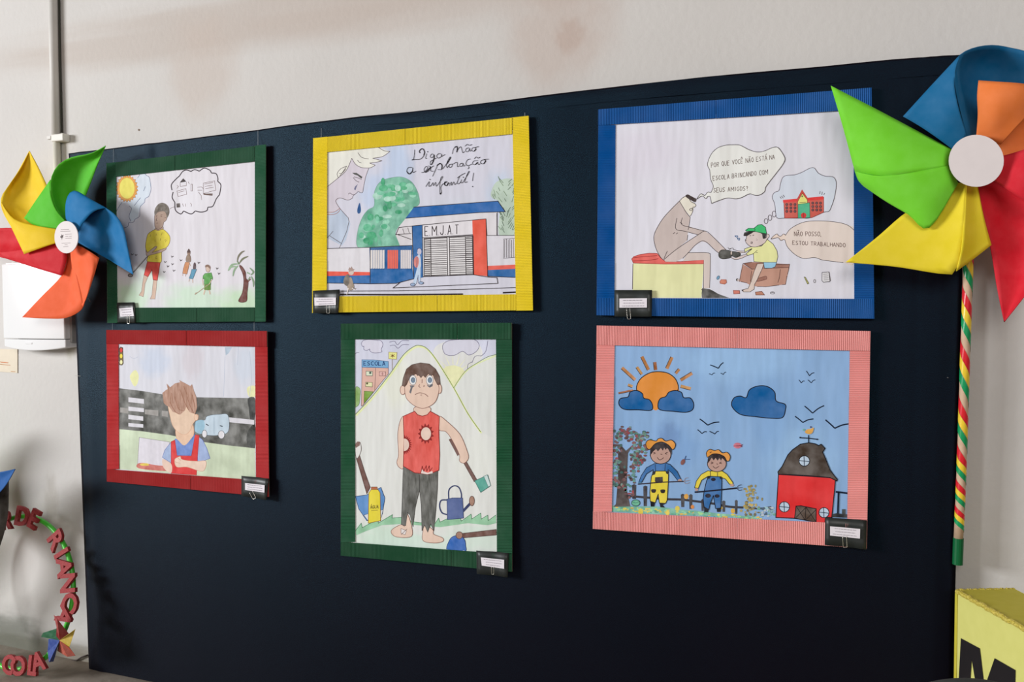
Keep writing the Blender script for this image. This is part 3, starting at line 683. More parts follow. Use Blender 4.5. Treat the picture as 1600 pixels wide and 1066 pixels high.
a.lines([[(622,654),(624,845)],[(655,652),(658,843)],[(738,650),(742,842)],[(750,649),(753,841)],[(831,645),(834,838)],[(866,642),(870,838)],[(622,656),(868,640)],[(622,846),(870,838)]], DK, 1.2, False)
a.part('painted_school_name')
a.text('E.M.J.A.T', (626,642), (796,632), 46, (58,50,54), 1.3, .01)
a.part('painted_pupil_at_gate')
a.fill([(590,795),(605,800),(604,875),(595,878),(592,840),(582,885),(565,885),(578,840)], (186,204,224), .1, smooth=False)
a.fill([(585,748),(603,742),(606,800),(586,800)], (196,206,222), .1)
a.fill([(572,760),(585,745),(596,760),(590,800),(574,795)], (214,130,120), .2)
a.ell(598, 722, 11, 16, (196,190,206), .1)
a.lines([[(588,724),(590,708),(602,704),(612,714)],[(588,748),(584,800)],[(592,840),(592,878)]], (70,80,120), .8)
a.ell(565, 888, 12, 7, (150,170,200), .1, line=(60,66,90), lw=.8); a.ell(607, 880, 12, 6, (150,170,200), .1, line=(60,66,90), lw=.8)
a.part('painted_walking_child')
a.fill([(232,868),(252,850),(262,872),(268,905),(250,918),(236,905)], (168,150,132), .3)
a.fill([(218,858),(232,838),(245,842),(244,880),(232,895),(216,880)], (120,112,104), .3)
a.ell(254, 826, 14, 14, (206,186,176), .15)
a.fill([(240,812),(246,800),(252,806),(256,796),(262,808),(272,812),(260,820),(244,824)], (170,140,130), .3, smooth=False)
a.lines([[(240,905),(232,938)],[(258,905),(270,912),(276,905)]], (216,206,200), 1.6); a.line([(262,905),(276,908)], (60,56,60), 1.2)
a.use(630, 200, 8.2)
a.part('handwritten_slogan')
TX = (46, 44, 50)
thin = [[(145,280),(142,340),(132,395),(110,410),(150,405),(215,400),(258,362),(274,310)],[(300,328),(285,385),(303,388)],[(392,340),(362,335),(345,368),(372,380),(396,345),(392,400),(365,462)],[(345,468),(350,430),(395,400),(425,385)],[(487,335),(452,330),(426,360),(447,386),(482,370),(492,335),(487,365),(520,348),(538,340)],
 [(626,332),(640,280),(660,246),(688,234)],[(685,312),(705,265),(735,240),(748,270),(762,316),(785,300)],[(842,255),(806,265),(800,298),(830,302),(852,262),(852,295),(872,290)],[(932,250),(888,255),(876,288),(906,298),(932,270),(918,252),(968,238)],[(790,235),(818,211),(846,222),(882,212)],
 [(112,505),(62,510),(45,558),(76,590),(112,560),(122,508),(122,570),(162,553)],[(232,572),(272,562),(312,512),(292,494),(266,530),(282,570),(330,542),(352,500)],[(315,485),(352,500),(350,548),(388,554)],[(392,483),(358,505)],[(442,470),(402,560),(374,620)],[(430,482),(470,455),(497,480),(490,530),(440,532)],[(505,525),(558,452),(606,378),(588,384),(552,470),(562,512)],[(562,512),(585,478),(612,462),(628,475),(612,502),(588,500),(590,470),(650,458)],[(650,455),(690,440),(693,495),(712,492)],[(762,450),(728,460),(722,490),(752,490),(768,455),(772,488),(795,478)],[(862,398),(822,410),(800,460),(830,482),(880,462)],[(835,492),(842,510),(826,526)],[(957,420),(902,425),(886,460),(922,470),(952,440),(962,470),(984,458)],[(1052,405),(1002,415),(990,450),(1032,457),(1057,420),(1035,405),(1095,400)],[(908,396),(934,371),(956,386),(988,374)],
 [(288,752),(332,688),(326,745),(350,740)],[(350,748),(380,700),(386,740),(415,696),(420,746),(447,720)],[(447,720),(505,628),(482,640),(466,740),(470,845),(487,830),(482,760),(502,720)],[(502,722),(560,690),(532,692),(530,728),(560,736),(577,700),(592,722)],[(592,742),(615,692),(620,735),(645,692),(660,726),(684,702)],[(722,618),(690,700),(710,716),(735,690)],[(690,642),(740,605),(795,578)],[(748,660),(736,700),(760,702)],[(760,702),(842,568),(830,570),(785,690),(822,690)],[(900,575),(886,680)]]
a.lines(thin, TX, .9)
a.lines([[(274,310),(256,272),(228,270),(205,300),(216,320)],[(688,234),(692,260),(685,312)],[(660,246),(690,236)],[(396,345),(392,400),(365,462),(346,468)],[(352,500),(282,570)],[(430,482),(470,455),(497,480),(490,530)],[(274,312),(262,352)],[(532,692),(530,728),(560,736),(577,700)],[(45,558),(76,590),(112,560)],[(606,378),(560,460)],[(906,298),(932,270)],[(1032,457),(1057,420)],[(922,470),(952,440)],[(470,845),(487,830)]], TX, 1.6)
for (x, y) in ((312,305),(342,660),(888,750),(770,632)): a.dot(x, y, 7, TX)
a.flush()
# ================================================================== drawing 4: ragged boy with tools
t, a = drawing('tall green-framed drawing of a sad barefoot boy in a torn red shirt with tools',
    [(532.8,505.8),(799.6,504.6),(800.2,893.5),(532.5,868.2)], [(554.1,530.2),(774.9,530.2),(776.3,866.4),(554.6,846.6)],
    {'t': [714.8], 'r': [687], 'b': [705.8], 'l': [715.7]}, (30, 82, 54), (216, 217, 213),
    [(620,600,40,70,(222,226,205),.5),(740,720,60,80,(220,222,214),.5),(600,840,90,40,(196,216,200),.9),(740,840,80,40,(200,216,204),.8),(660,850,120,30,(200,218,206),.8)], 'h')
a.use(510, 490, 2.5387)
a.part('painted_sky')
a.fill([(112,102),(673,102),(673,163),(640,172),(600,195),(550,230),(505,295),(440,190),(400,140),(370,127),(345,132),(305,165),(255,235),(185,325),(115,400)], (204,206,222), .12, 14, smooth=False)
a.fill([(440,190),(425,150),(450,120),(520,105),(600,120),(620,170),(590,200),(550,230),(505,295)], (216,216,214), .1, 14)
a.part('painted_sun')
a.fill([(505,292),(480,255),(462,222),(475,210),(505,205),(532,212),(550,230),(525,262)], (240,230,178), .1, smooth=False)
for i in range(7):
    an = math.radians(200+i*22); c = (505, 235)
    p = [(c[0]+38*math.cos(an-.06), c[1]+34*math.sin(an-.06)), (c[0]+80*math.cos(an), c[1]+80*math.sin(an)), (c[0]+38*math.cos(an+.06), c[1]+34*math.sin(an+.06))]
    if p[1][1] < 205: a.fill(p, (236,228,192), .05, smooth=False)
a.part('painted_hills')
a.fill([(505,295),(550,230),(600,195),(640,172),(673,163),(676,500),(612,470),(560,395)], (214,216,212), .06, 10, smooth=False)
hl = [(115,400),(185,325),(255,235),(305,165),(345,132),(370,127),(400,140),(440,190),(505,295),(560,395),(612,470)]
a.line([(x+3, y+5) for x, y in hl], (218,226,170), 3.2); a.line([(505,297),(550,234),(600,199),(673,167)], (214,222,172), 2.4)
a.line(hl, (104,122,62), 1.1); a.line([(505,295),(550,230),(600,195),(640,172),(673,163)], (112,130,76), 1.0)
a.part('painted_cloud')
a.use(545, 520, 7.617)
CL = (112, 108, 132)
a.fill([(165,165),(150,130),(170,95),(205,84),(260,82),(330,88),(380,95),(405,130),(400,165),(385,200),(395,225),(350,240),(290,240),(250,215),(250,195),(215,210),(180,200),(180,160)], (208,206,220), .08, 14, line=CL, lw=.9)
a.use(510, 490, 2.5387)
a.part('painted_cloud')
a.fill([(465,152),(462,125),(485,108),(530,103),(585,103),(606,125),(595,150),(565,165),(540,150),(510,165),(480,165)], (208,207,220), .08, 14, line=CL, lw=.9)
a.part('painted_cloud')
a.lines([[(560,222),(562,202),(578,192)],[(578,195),(590,170),(615,168)],[(612,170),(632,150),(640,108)]], CL, .9)
for q in ([(250,114),(270,110),(282,124),(300,108),(328,108)],[(252,128),(270,126),(284,138),(302,124),(328,124)],[(113,162),(120,156),(130,155)]):
    a.part('painted_bird'); a.line(q, CL, .9)
a.part('painted_school')
a.use(545, 520, 7.617)
a.fill([(80,662),(118,652),(138,692),(132,760),(122,850),(88,882),(80,872)], (150,186,112), .3, 40, line=(96,122,70), lw=.7)
a.fill([(158,412),(470,420),(470,492),(380,600),(310,690),(160,872),(148,872)], (214,172,158), .12, 20, smooth=False, line=(110,84,84), lw=.8)
a.fill([(156,322),(300,325),(470,342),(470,420),(310,415),(156,412)], (116,166,206), .12, 20, smooth=False, line=(60,90,130), lw=.8)
a.line([(318,420),(310,690)], (110,84,84), .8, False)
a.fill([(205,458),(282,462),(282,514),(205,512)], (212,220,196), .1, smooth=False, line=(80,84,74), lw=.8)
a.fill([(362,465),(438,466),(438,514),(362,512)], (218,178,172), .1, smooth=False, line=(130,90,86), lw=.8)
a.fill([(200,588),(280,592),(280,646),(200,642)], (236,226,176), .1, smooth=False, line=(90,80,60), lw=.8)
a.fill([(185,695),(292,702),(262,745),(215,800),(180,842)], (126,166,50), .3, 40, smooth=False, line=(90,110,50), lw=.7)
a.dot(255, 478, 14, (70,90,80)); a.dot(218, 605, 12, (90,80,60)); a.lines([[(380,490),(420,490)],[(400,470),(400,508)]], (150,100,96), .7, False)
a.text('ESCOLA', (176,388), (432,390), 46, (40,66,116), 1.2, .03)
a.part('painted_signpost')
a.line([(516,315),(518,440)], (150,130,110), 1.0, False)
a.fill([(476,230),(572,236),(568,316),(476,310)], (246,228,140), .1, smooth=False, line=(150,130,80), lw=.8)
a.lines([[(520,250),(522,298)],[(498,262),(545,288)],[(545,260),(498,290)]], (140,104,60), 1.2, False)
a.part('painted_grass')
a.use(510, 490, 2.5387)
top = [(115,862),(138,832),(142,850),(205,815),(206,832),(262,798),(260,812),(300,808),(340,826),(372,830),(432,832),(445,812),(450,828),(478,815),(496,800),(500,816),(530,808),(535,824),(574,796),(576,816),(612,792),(614,816),(640,800),(642,822),(672,800)]
a.fill(top+[(673,832),(640,840),(560,832),(450,848),(300,835),(220,840),(160,862),(118,880)], (150,204,164), .3, 24, smooth=False)
a.line(top, (64,120,84), .9, False)
a.part('painted_shovel')
a.fill([(115,726),(160,720),(216,690),(232,732),(222,795),(205,818),(160,822),(128,775)], (92,144,204), .2, 24, smooth=False, line=(52,72,110), lw=1.0)
a.fill([(148,800),(225,778),(218,808),(165,822)], (206,210,216), .05, smooth=False, line=(60,76,110), lw=.7)
a.fill([(118,572),(131,562),(152,628),(174,690),(160,716)], (116,82,74), .2, 50, smooth=False, line=(70,50,48), lw=.8)
a.fill([(114,522),(132,510),(138,540),(128,568),(118,572)], (218,216,212), .05, line=(80,66,62), lw=.8)
a.fill([(114,520),(122,508),(134,510),(132,524),(116,534)], (130,100,90), .15, smooth=False)
a.part('painted_water_bottle')
a.fill([(168,712),(178,698),(204,698),(213,712),(215,822),(166,832)], (244,208,62), .1, 24, smooth=False, line=(140,100,40), lw=1.0)
a.fill([(178,688),(201,688),(202,699),(178,699)], (176,104,72), .1, smooth=False, line=(110,70,50), lw=.7)
a.text('ÁGUA', (175,775), (206,773), 13, (70,60,40), .8); a.line([(178,782),(204,780)], (70,60,40), .8, False)
a.part('painted_watering_can')
CN = (60, 68, 104)
a.line([(485,735),(486,700),(505,684),(525,690),(535,715),(535,735)], CN, 2.2)
a.line([(478,740),(455,742),(449,765),(458,790),(478,798)], CN, 2.4)
a.line([(542,784),(560,765),(576,748)], CN, 4.5, False)
a.fill([(478,737),(500,732),(540,732),(544,812),(480,818)], (86,104,156), .2, 24, smooth=False, line=CN, lw=1.0)
a.ell(577, 744, 10, 19, (168,130,112), .15, line=(90,66,60), lw=1.0)
a.part('painted_hammer')
BR = (112, 78, 70)
a.fill([(485,500),(495,496),(528,556),(520,566)], BR, .2, smooth=False)
a.fill([(545,595),(556,589),(598,662),(586,668)], BR, .2, smooth=False, line=(70,48,46), lw=.6)
a.fill([(588,664),(640,641),(652,683),(612,710)], (92,168,152), .15, smooth=False, line=(52,96,92), lw=.9)
a.fill([(624,646),(638,640),(652,683),(642,688)], (196,214,212), .05, smooth=False, line=(60,100,100), lw=.6)
a.part('painted_pickaxe')
a.fill([(528,874),(673,857),(674,879),(535,891)], (116,80,70), .25, 50, smooth=False, line=(74,50,46), lw=.9)
a.fill([(480,940),(488,900),(505,884),(530,882),(548,898),(552,920),(548,945)], (48,106,190), .25, 30, line=(36,60,110), lw=1.0)
a.fill([(481,936),(515,945),(547,940),(546,946),(515,946),(480,942)], (210,216,220), .05, smooth=False)
a.ell(527, 880, 13, 14, (166,128,112), .15, line=(86,62,58), lw=1.0)
a.part('painted_boy')
SK = (226, 196, 178); OL = (128, 84, 74)
a.fill([(305,408),(292,428),(283,480),(286,560),(279,590),(288,610),(306,612),(312,540),(314,430)], SK, .1, 24, line=OL, lw=.9)
a.fill([(446,408),(480,430),(530,480),(558,545),(563,575),(546,594),(528,585),(527,560),(500,505),(475,470),(446,460)], SK, .1, 24, line=OL, lw=.9)
a.fill([(312,842),(320,795),(338,845),(336,885),(280,887),(258,872),(262,856),(295,838)], SK, .1, 24, line=OL, lw=.9)
a.fill([(383,864),(390,838),(422,858),(426,876),(460,890),(462,904),(430,911),(384,902)], SK, .1, 24, line=OL, lw=.9)
a.fill([(296,853),(318,862),(312,878),(296,872)], (226,218,216), .05, smooth=False, line=(120,100,96), lw=.7); a.lines([[(296,878),(320,855)]], (120,100,96), .9)
a.fill([(305,605),(350,632),(405,638),(442,625),(440,700),(434,780),(426,862),(414,835),(402,868),(390,840),(379,862),(376,760),(369,700),(352,770),(343,846),(332,800),(322,790),(314,842),(297,838),(301,720)], (96,96,90), .35, 50, smooth=False, line=(64,62,60), lw=.8, stretch=(2,1,.6))
a.line([(369,640),(369,700)], (60,58,56), .8, False)
a.fill([(350,372),(408,372),(412,392),(400,408),(375,412),(352,402)], SK, .1, 24, line=OL, lw=.8)
a.fill([(305,408),(350,388),(362,402),(380,407),(400,402),(412,388),(448,408),(446,470),(449,560),(446,622),(405,638),(350,632),(305,606),(308,500)], (228,92,82), .18, 30, smooth=False, line=(136,40,40), lw=1.2, stretch=(2,1,.7))
for (cx, cy, rx, ry, a0, a1) in ((395,477,21,27,0,360),(309,521,20,26,-95,95)):
    n = 26; q = []
    for i in range(n+1):
        an = math.radians(a0+(a1-a0)*i/n); k = 1.55 if i % 2 else 1.12
        q.append((cx+rx*k*math.cos(an), cy+ry*k*math.sin(an)))
    a.fill(q, (136,44,42), 0, smooth=False)
    a.fill([(cx+rx*.95*math.cos(math.radians(a0+(a1-a0)*i/n)), cy+ry*.95*math.sin(math.radians(a0+(a1-a0)*i/n))) for i in range(n+1)], (224,198,184), .1, smooth=False)
a.fill([(374,634),(376,616),(390,628),(402,632),(420,625),(422,634),(400,638)], (222,206,200), .05, smooth=False)
a.lines([[(374,634),(380,606),(386,626),(396,604),(398,626),(408,605),(410,626),(420,612)]], (136,44,42), 1.3, False)
a.use(590, 550, 8.2)
a.ell(322, 490, 34, 58, SK, .1, line=OL, lw=.9); a.ell(795, 475, 26, 58, SK, .1, line=OL, lw=.9)
a.fill([(346,440),(370,400),(410,320),(460,280),(560,300),(650,270),(730,320),(780,420),(784,510),(745,630),(670,695),(580,724),(490,700),(410,642),(360,570)], SK, .1, 20, line=OL, lw=.9)
a.fill([(313,430),(330,330),(370,220),(440,165),(550,140),(660,155),(740,220),(790,310),(803,412),(768,422),(742,370),(722,330),(712,285),(682,312),(650,278),(612,328),(582,298),(556,332),(530,298),(512,304),(490,278),(460,300),(420,310),(400,355),(372,420),(348,446)], (108,80,68), .3, 40, smooth=False, line=(70,50,46), lw=.8)
for (x, y) in ((452,362),(668,362)):
    a.ell(x, y, 44, 62, (232,232,232), .03, line=(110,110,116), lw=.8)
    a.ell(x+2, y, 25, 33, (128,152,174), .1, line=(70,86,106), lw=.8); a.ell(x+2, y, 12, 15, (196,210,220), 0, line=(54,66,86), lw=1.0); a.dot(x+2, y, 5, (48,52,62))
a.fill([(412,428),(480,432),(448,458),(436,500),(426,535),(406,518),(424,460)], (104,104,110), .2, smooth=False)
a.fill([(632,416),(660,434),(708,408),(704,440),(668,458),(640,440)], (104,104,110), .2, smooth=False)
a.lines([[(480,548),(530,525),(578,530)],[(582,534),(615,545),(646,573)],[(548,552),(568,552)],[(570,350),(568,400)],[(540,418),(526,440),(546,456)],[(590,425),(598,440),(585,446)]], (120,84,76), 1.0)
a.flush()

# ================================================================== drawing 5: shoeshine boy
t, a = drawing('blue-framed drawing of a boy in a green cap shining a seated man\'s shoe',
    [(935,171.2),(1361.9,137.1),(1366.2,498.2),(932.1,492.8)], [(961.7,195.9),(1333.4,170.3),(1334.8,467.2),(959.9,465.8)],
    {'t': [1118.5], 'b': [1156], 'l': [411.5]}, (4, 82, 150), (214, 212, 221),
    [(1000,240,90,60,(210,204,216),.6),(1150,420,150,60,(206,208,220),.5),(1050,330,90,90,(216,214,224),.5)], 'h')
a.use(980, 290, 5.764)
BK = (66, 56, 58)
a.part('painted_stool')
a.fill([(50,702),(690,706),(668,1012),(48,1010)], (228,230,172), .1, 14, smooth=False)
a.lines([[(52,705),(48,935)],[(690,706),(688,920),(670,940)]], BK, 1.2, False)
a.fill([(40,662),(60,640),(120,620),(200,610),(270,612),(300,650),(345,685),(480,685),(690,668),(688,705),(340,708),(55,698)], (228,100,92), .15, 24, smooth=False, line=(150,52,50), lw=1.0)
a.lines([[(60,650),(160,640),(270,632)],[(52,680),(180,675),(280,660)]], (150,52,50), 1.0)
a.part('painted_man')
GB = (196, 181, 176)
a.fill([(545,605),(690,603),(740,612),(750,650),(745,925),(690,925),(690,670),(500,682)], (208,194,188), .08, 14, smooth=False)
a.fill([(470,140),(400,210),(320,300),(255,410),(240,480),(260,570),(300,645),(335,670),(450,570),(540,495),(552,370),(567,285),(520,220)], GB, .1, 14, smooth=False)
a.fill([(330,668),(450,570),(640,443),(700,410),(760,450),(930,620),(890,650),(800,590),(720,515),(670,502),(610,540),(500,655),(440,686),(345,686)], (204,189,184), .08, 14, smooth=False)
a.fill([(445,395),(440,300),(495,295),(490,350),(700,410),(640,445)], GB, .08, 14, smooth=False)
a.fill([(470,140),(500,110),(530,95),(560,125),(602,160),(620,180),(600,196),(592,235),(568,277),(520,220)], (226,218,204), .06, smooth=False)
a.fill([(524,92),(545,80),(570,92),(600,108),(624,122),(615,150),(580,136),(540,112)], (66,52,50), .2, smooth=True)
a.lines([[(470,140),(400,210),(320,300),(255,410),(240,480),(260,570),(300,645),(330,672)],[(470,140),(500,190),(530,240),(567,285)],[(567,285),(560,350),(548,400)],[(546,445),(540,495)],[(530,95),(500,110),(470,140)],[(600,155),(620,178),(605,195),(592,192)],[(592,195),(590,235),(568,277)],[(565,210),(585,205),(580,225),(562,220),(565,210)],[(560,125),(580,150),(605,158)],[(448,293),(438,390),(520,412),(636,443)],[(497,290),(490,350),(580,380),(700,410)],[(330,668),(450,570),(640,443),(700,410),(760,450),(930,620)],[(500,657),(560,595),(610,540),(672,500),(720,515),(800,590),(885,645)],[(330,660),(362,590)],[(412,435),(430,422)],[(440,438),(455,425)],[(545,605),(690,603),(740,612),(750,650),(742,922)],[(475,330),(495,345)]], BK, 1.0)
a.use(1100, 320, 6.667)
a.fill([(152,515),(165,485),(195,470),(275,480),(292,500),(278,550),(200,566),(160,548)], (64,62,54), .4, 60, line=(40,38,36), lw=.8)
a.fill([(-18,870),(60,880),(100,900),(150,930),(220,955),(268,972),(-22,972),(-25,920)], (58,56,50), .45, 60, smooth=False)
a.part('painted_crate')
CB = (192, 146, 128)
a.fill([(408,612),(500,598),(640,605),(892,620),(890,657),(500,676)], (160,112,96), .15, smooth=False)
a.fill([(500,674),(890,657),(870,740),(850,832),(780,838),(640,852),(560,855),(484,840)], CB, .12, 14, smooth=False)
a.fill([(402,618),(500,676),(484,840),(440,815),(368,800),(385,710)], (184,138,122), .12, 14, smooth=False)
a.fill([(545,775),(600,755),(645,745),(655,765),(640,780),(550,800)], (150,100,84), .15, line=(90,56,50), lw=.7)
a.lines([[(405,615),(385,710),(368,800)],[(408,612),(500,672),(520,668)],[(500,598),(408,612)],[(498,690),(482,800)],[(640,665),(700,660)],[(720,660),(885,655)],[(892,620),(880,690),(868,725)],[(865,740),(850,830)],[(385,802),(450,815)],[(555,850),(640,855),(780,838)],[(815,832),(850,830)],[(795,675),(785,760),(770,810)],[(750,620),(820,625),(892,620)]], (84,58,54), 1.0, False)
a.part('painted_shoeshine_boy')
SK = (210, 194, 190)
a.fill([(555,615),(625,612),(605,670),(550,790),(527,830),(522,880),(480,908),(412,908),(394,888),(460,872),(490,800),(520,700)], (214,196,186), .08, smooth=False, line=BK, lw=.9)
a.dot(402, 893, 9, BK); a.ell(348, 782, 15, 15, (60,58,56), .1); a.ell(358, 785, 12, 14, (196,180,176), .1)
a.fill([(330,480),(425,490),(424,460),(440,500),(380,505)], SK, .05, smooth=False); a.fill([(275,545),(330,555),(450,515),(455,530),(380,562),(325,572)], SK, .05, smooth=False)
a.lines([[(300,465),(360,480),(425,482)],[(320,492),(430,498)],[(275,545),(320,570),(380,562),(450,530)],[(330,550),(445,512)],[(250,445),(262,458),(300,452),(308,470)],[(258,470),(280,460)]], BK, .8)
a.fill([(285,488),(370,500),(376,530),(330,550),(278,520)], (62,60,52), .4, 60, line=(40,38,36), lw=.8)
a.fill([(278,488),(292,485),(290,520),(278,520)], (206,190,180), .05, smooth=False)
a.fill([(480,440),(545,436),(600,430),(660,362),(720,410),(760,480),(769,540),(756,600),(640,605),(520,592),(515,510),(455,530),(440,510),(500,455),(425,496),(422,460)], (240,228,160), .1, 14, smooth=False, line=BK, lw=.9)
a.lines([[(515,510),(555,475)],[(440,510),(500,462)],[(540,495),(560,500)]], BK, .8)
a.fill([(620,600),(756,600),(742,645),(705,662),(630,662)], (150,196,222), .1, 14, smooth=False, line=BK, lw=.8)
a.fill([(442,335),(470,300),(525,280),(610,298),(615,350),(648,342),(655,308),(676,312),(678,335),(658,358),(630,400),(560,436),(490,436),(442,400),(430,365),(442,355)], SK, .08, 14, smooth=True, line=BK, lw=.9)
a.fill([(410,322),(420,290),(470,278),(525,278),(500,296),(450,325),(425,328)], (44,38,38), .2, smooth=False)
a.fill([(585,292),(652,298),(642,348),(612,352),(606,308)], (44,38,38), .2, smooth=False)
a.fill([(432,266),(465,245),(520,246),(560,212),(600,205),(640,235),(652,302),(580,290),(520,275),(440,276)], (64,192,116), .12, 20, smooth=False, line=(36,70,50), lw=1.0)
a.line([(520,248),(535,262),(520,275)], (36,70,50), .8)
a.lines([[(475,325),(490,322)],[(505,320),(520,315)],[(485,392),(502,388),(500,404),(485,402)],[(545,355),(548,358)],[(555,365),(558,368)],[(545,370),(548,372)],[(432,368),(442,372)]], BK, 1.1)
a.lines([[(320,325),(345,340),(350,325),(320,325)],[(345,350),(365,370),(370,350),(345,350)]], (64,98,140), 1.2)
a.part('painted_stone')
a.fill([(165,800),(180,780),(232,782),(236,812),(215,828),(168,820)], (206,128,104), .15, smooth=False, line=(150,76,60), lw=.8)
a.part('painted_stone')
a.fill([(305,892),(370,895),(372,925),(310,930)], (206,120,104), .15, smooth=False, line=(130,66,56), lw=.9)
a.part('painted_stone')
a.fill([(535,910),(600,902),(630,940),(540,940)], (184,124,100), .15, smooth=False, line=(110,66,54), lw=.9)
a.part('painted_drop')
a.ell(147, 760, 12, 20, (120,166,196), .1, line=(60,90,120), lw=.9, rot=.5)
a.part('painted_pebble')
a.ell(712, 918, 22, 12, None, line=BK, lw=.8); a.line([(700,918),(725,914)], BK, .8)
a.part('painted_pencil')
a.fill([(1042,752),(1055,755),(1092,820),(1078,826)], (168,166,92), .1, smooth=False, line=(90,90,60), lw=.8)
a.part('painted_pebble')
a.ell(1152, 796, 10, 17, None, line=(110,104,104), lw=.9)
a.part('painted_notebook')
a.fill([(1230,706),(1300,700),(1312,800),(1245,808),(1228,790)], (222,220,224), .03, smooth=False, line=(80,76,80), lw=1.0)
a.lines([[(1240,725),(1292,720)],[(1242,745),(1296,740)],[(1244,765),(1298,760)],[(1246,785),(1300,780)],[(1305,705),(1318,790),(1300,806)]], (110,106,110), .8, False)
a.part('painted_reply_bubble')
q = [(845,370),(870,440),(950,520),(1040,560),(1150,550),(1230,575),(1300,585),(1450,603),(1564,604),(1562,265),(1500,215),(1400,185),(1250,170),(1100,172),(1000,195),(900,252),(850,318)]
a.fill(q, (222,208,200), .06, 10)
a.fill([(696,358),(725,325),(760,305),(775,322),(800,328),(830,305),(852,318),(850,372),(830,362),(800,372),(775,345),(740,348)], (228,206,194), .06, smooth=False)
a.lines([[(1562,265),(1500,215),(1400,185),(1250,170),(1100,172),(1000,195),(900,252),(850,318)],[(850,318),(828,305),(800,328),(775,322),(760,305),(725,325),(696,358)],[(696,358),(740,348),(775,345),(800,372),(830,362),(845,370)],[(845,370),(870,440),(950,520),(1040,560),(1150,550),(1230,575),(1300,585),(1450,603)]], BK, .9)
a.part('handwritten_reply')
a.text('NÃO POSSO,', (940,326), (1225,328), 46, (92,66,62), .9, .04)
a.text('ESTOU TRABALHANDO', (922,415), (1472,442), 40, (92,66,62), .9, .04)
a.part('painted_thought_bubble')
a.use(910, 130, 2.806)
q = [(885,592),(856,592),(848,575),(843,530),(832,500),(842,480),(862,470),(870,435),(885,408),(930,402),(960,392),(1010,370),(1035,395),(1065,408),(1100,412),(1113,440),(1105,500),(1090,545),(1080,562),(1058,566)]
a.fill(q+[(1000,590),(960,592)], (206,212,226), .1, 10, line=(86,76,84), lw=1.0)
a.ell(805, 605, 8, 11, None, line=(86,76,84), lw=.9); a.ell(822, 590, 8, 12, None, line=(86,76,84), lw=.9); a.ell(840, 574, 8, 13, None, line=(86,76,84), lw=.9)
a.part('painted_dream_school')
a.fill([(883,520),(945,512),(990,508),(1058,500),(1058,566),(1005,590),(886,592)], (206,96,84), .12, 20, smooth=False, line=(130,50,48), lw=.9)
a.fill([(879,512),(1056,496),(1058,510),(880,524)], (222,62,62), .1, smooth=False)
a.fill([(936,516),(963,466),(992,510)], (196,70,62), .1, smooth=False); a.fill([(944,520),(964,484),(986,512),(986,528),(945,532)], (232,222,130), .1, smooth=False, line=(120,90,60), lw=.7)
a.fill([(945,532),(996,524),(998,590),(945,592)], (80,178,138), .12, smooth=False, line=(50,90,76), lw=.8)
a.ell(970, 580, 12, 12, (206,58,56), .1); a.dot(964, 496, 4, (110,120,90)); a.lines([[(970,568),(970,592)],[(952,524),(980,522)]], (80,60,56), .8, False)
for r in range(3):
    for c in range(3):
        for x0 in (890, 1004): a.ell(x0+6+c*(18 if x0 < 900 else 17), 532+r*15-(0 if x0 < 900 else 6), 5, 5, (120,82,84), .1, line=(56,48,56), lw=.8, n=8)
a.lines([[(872,494),(880,504)],[(866,498),(872,506)],[(880,490),(886,500)],[(1042,474),(1040,486)],[(1052,476),(1049,490)],[(1062,482),(1058,490)]], BK, .8, False)
a.part('painted_question_bubble')
a.use(1080, 210, 6.154)
q = [(190,270),(160,300),(165,250),(200,180),(255,130),(330,105),(400,100),(470,105),(560,150),(640,170),(710,158),(780,128),(830,125),(870,170),(902,235),(880,290),(820,370),(750,460),(715,510),(705,550),(660,582),(610,585),(560,572),(490,605),(430,620),(350,612),(270,635),(195,665),(182,600),(160,600),(135,615),(105,595),(60,612),(50,622),(90,575),(130,590),(160,558),(190,560),(212,500),(190,440),(180,380),(178,330)]
q = [(178,340),(158,300),(165,250),(200,180),(255,130),(330,105),(400,100),(470,105),(560,150),(640,170),(710,158),(780,128),(830,125),(870,170),(902,235),(880,290),(820,370),(750,460),(715,510),(705,550),(660,582),(610,585),(560,572),(490,605),(430,620),(350,612),(270,635),(195,665),(182,600),(158,598),(140,618),(105,592),(52,624),(92,572),(130,588),(158,556),(190,560),(212,500),(190,440),(182,390)]
a.fill(q, (230,226,220), .05, 10, smooth=False)
a.lines([q[:28], q[27:33], q[32:36]+[q[36]], q[36:]+[(178,340)]], BK, 1.0)
a.part('handwritten_question')
a.text('POR QUE VOCÊ NÃO ESTÁ NA', (192,318), (802,238), 42, (92,70,62), .85, .04)
a.text('ESCOLA BRINCANDO COM', (208,444), (736,382), 42, (92,70,62), .9, .04)
a.text('SEUS AMIGOS?', (215,558), (548,538), 40, (92,70,62), .9, .04)
a.flush()

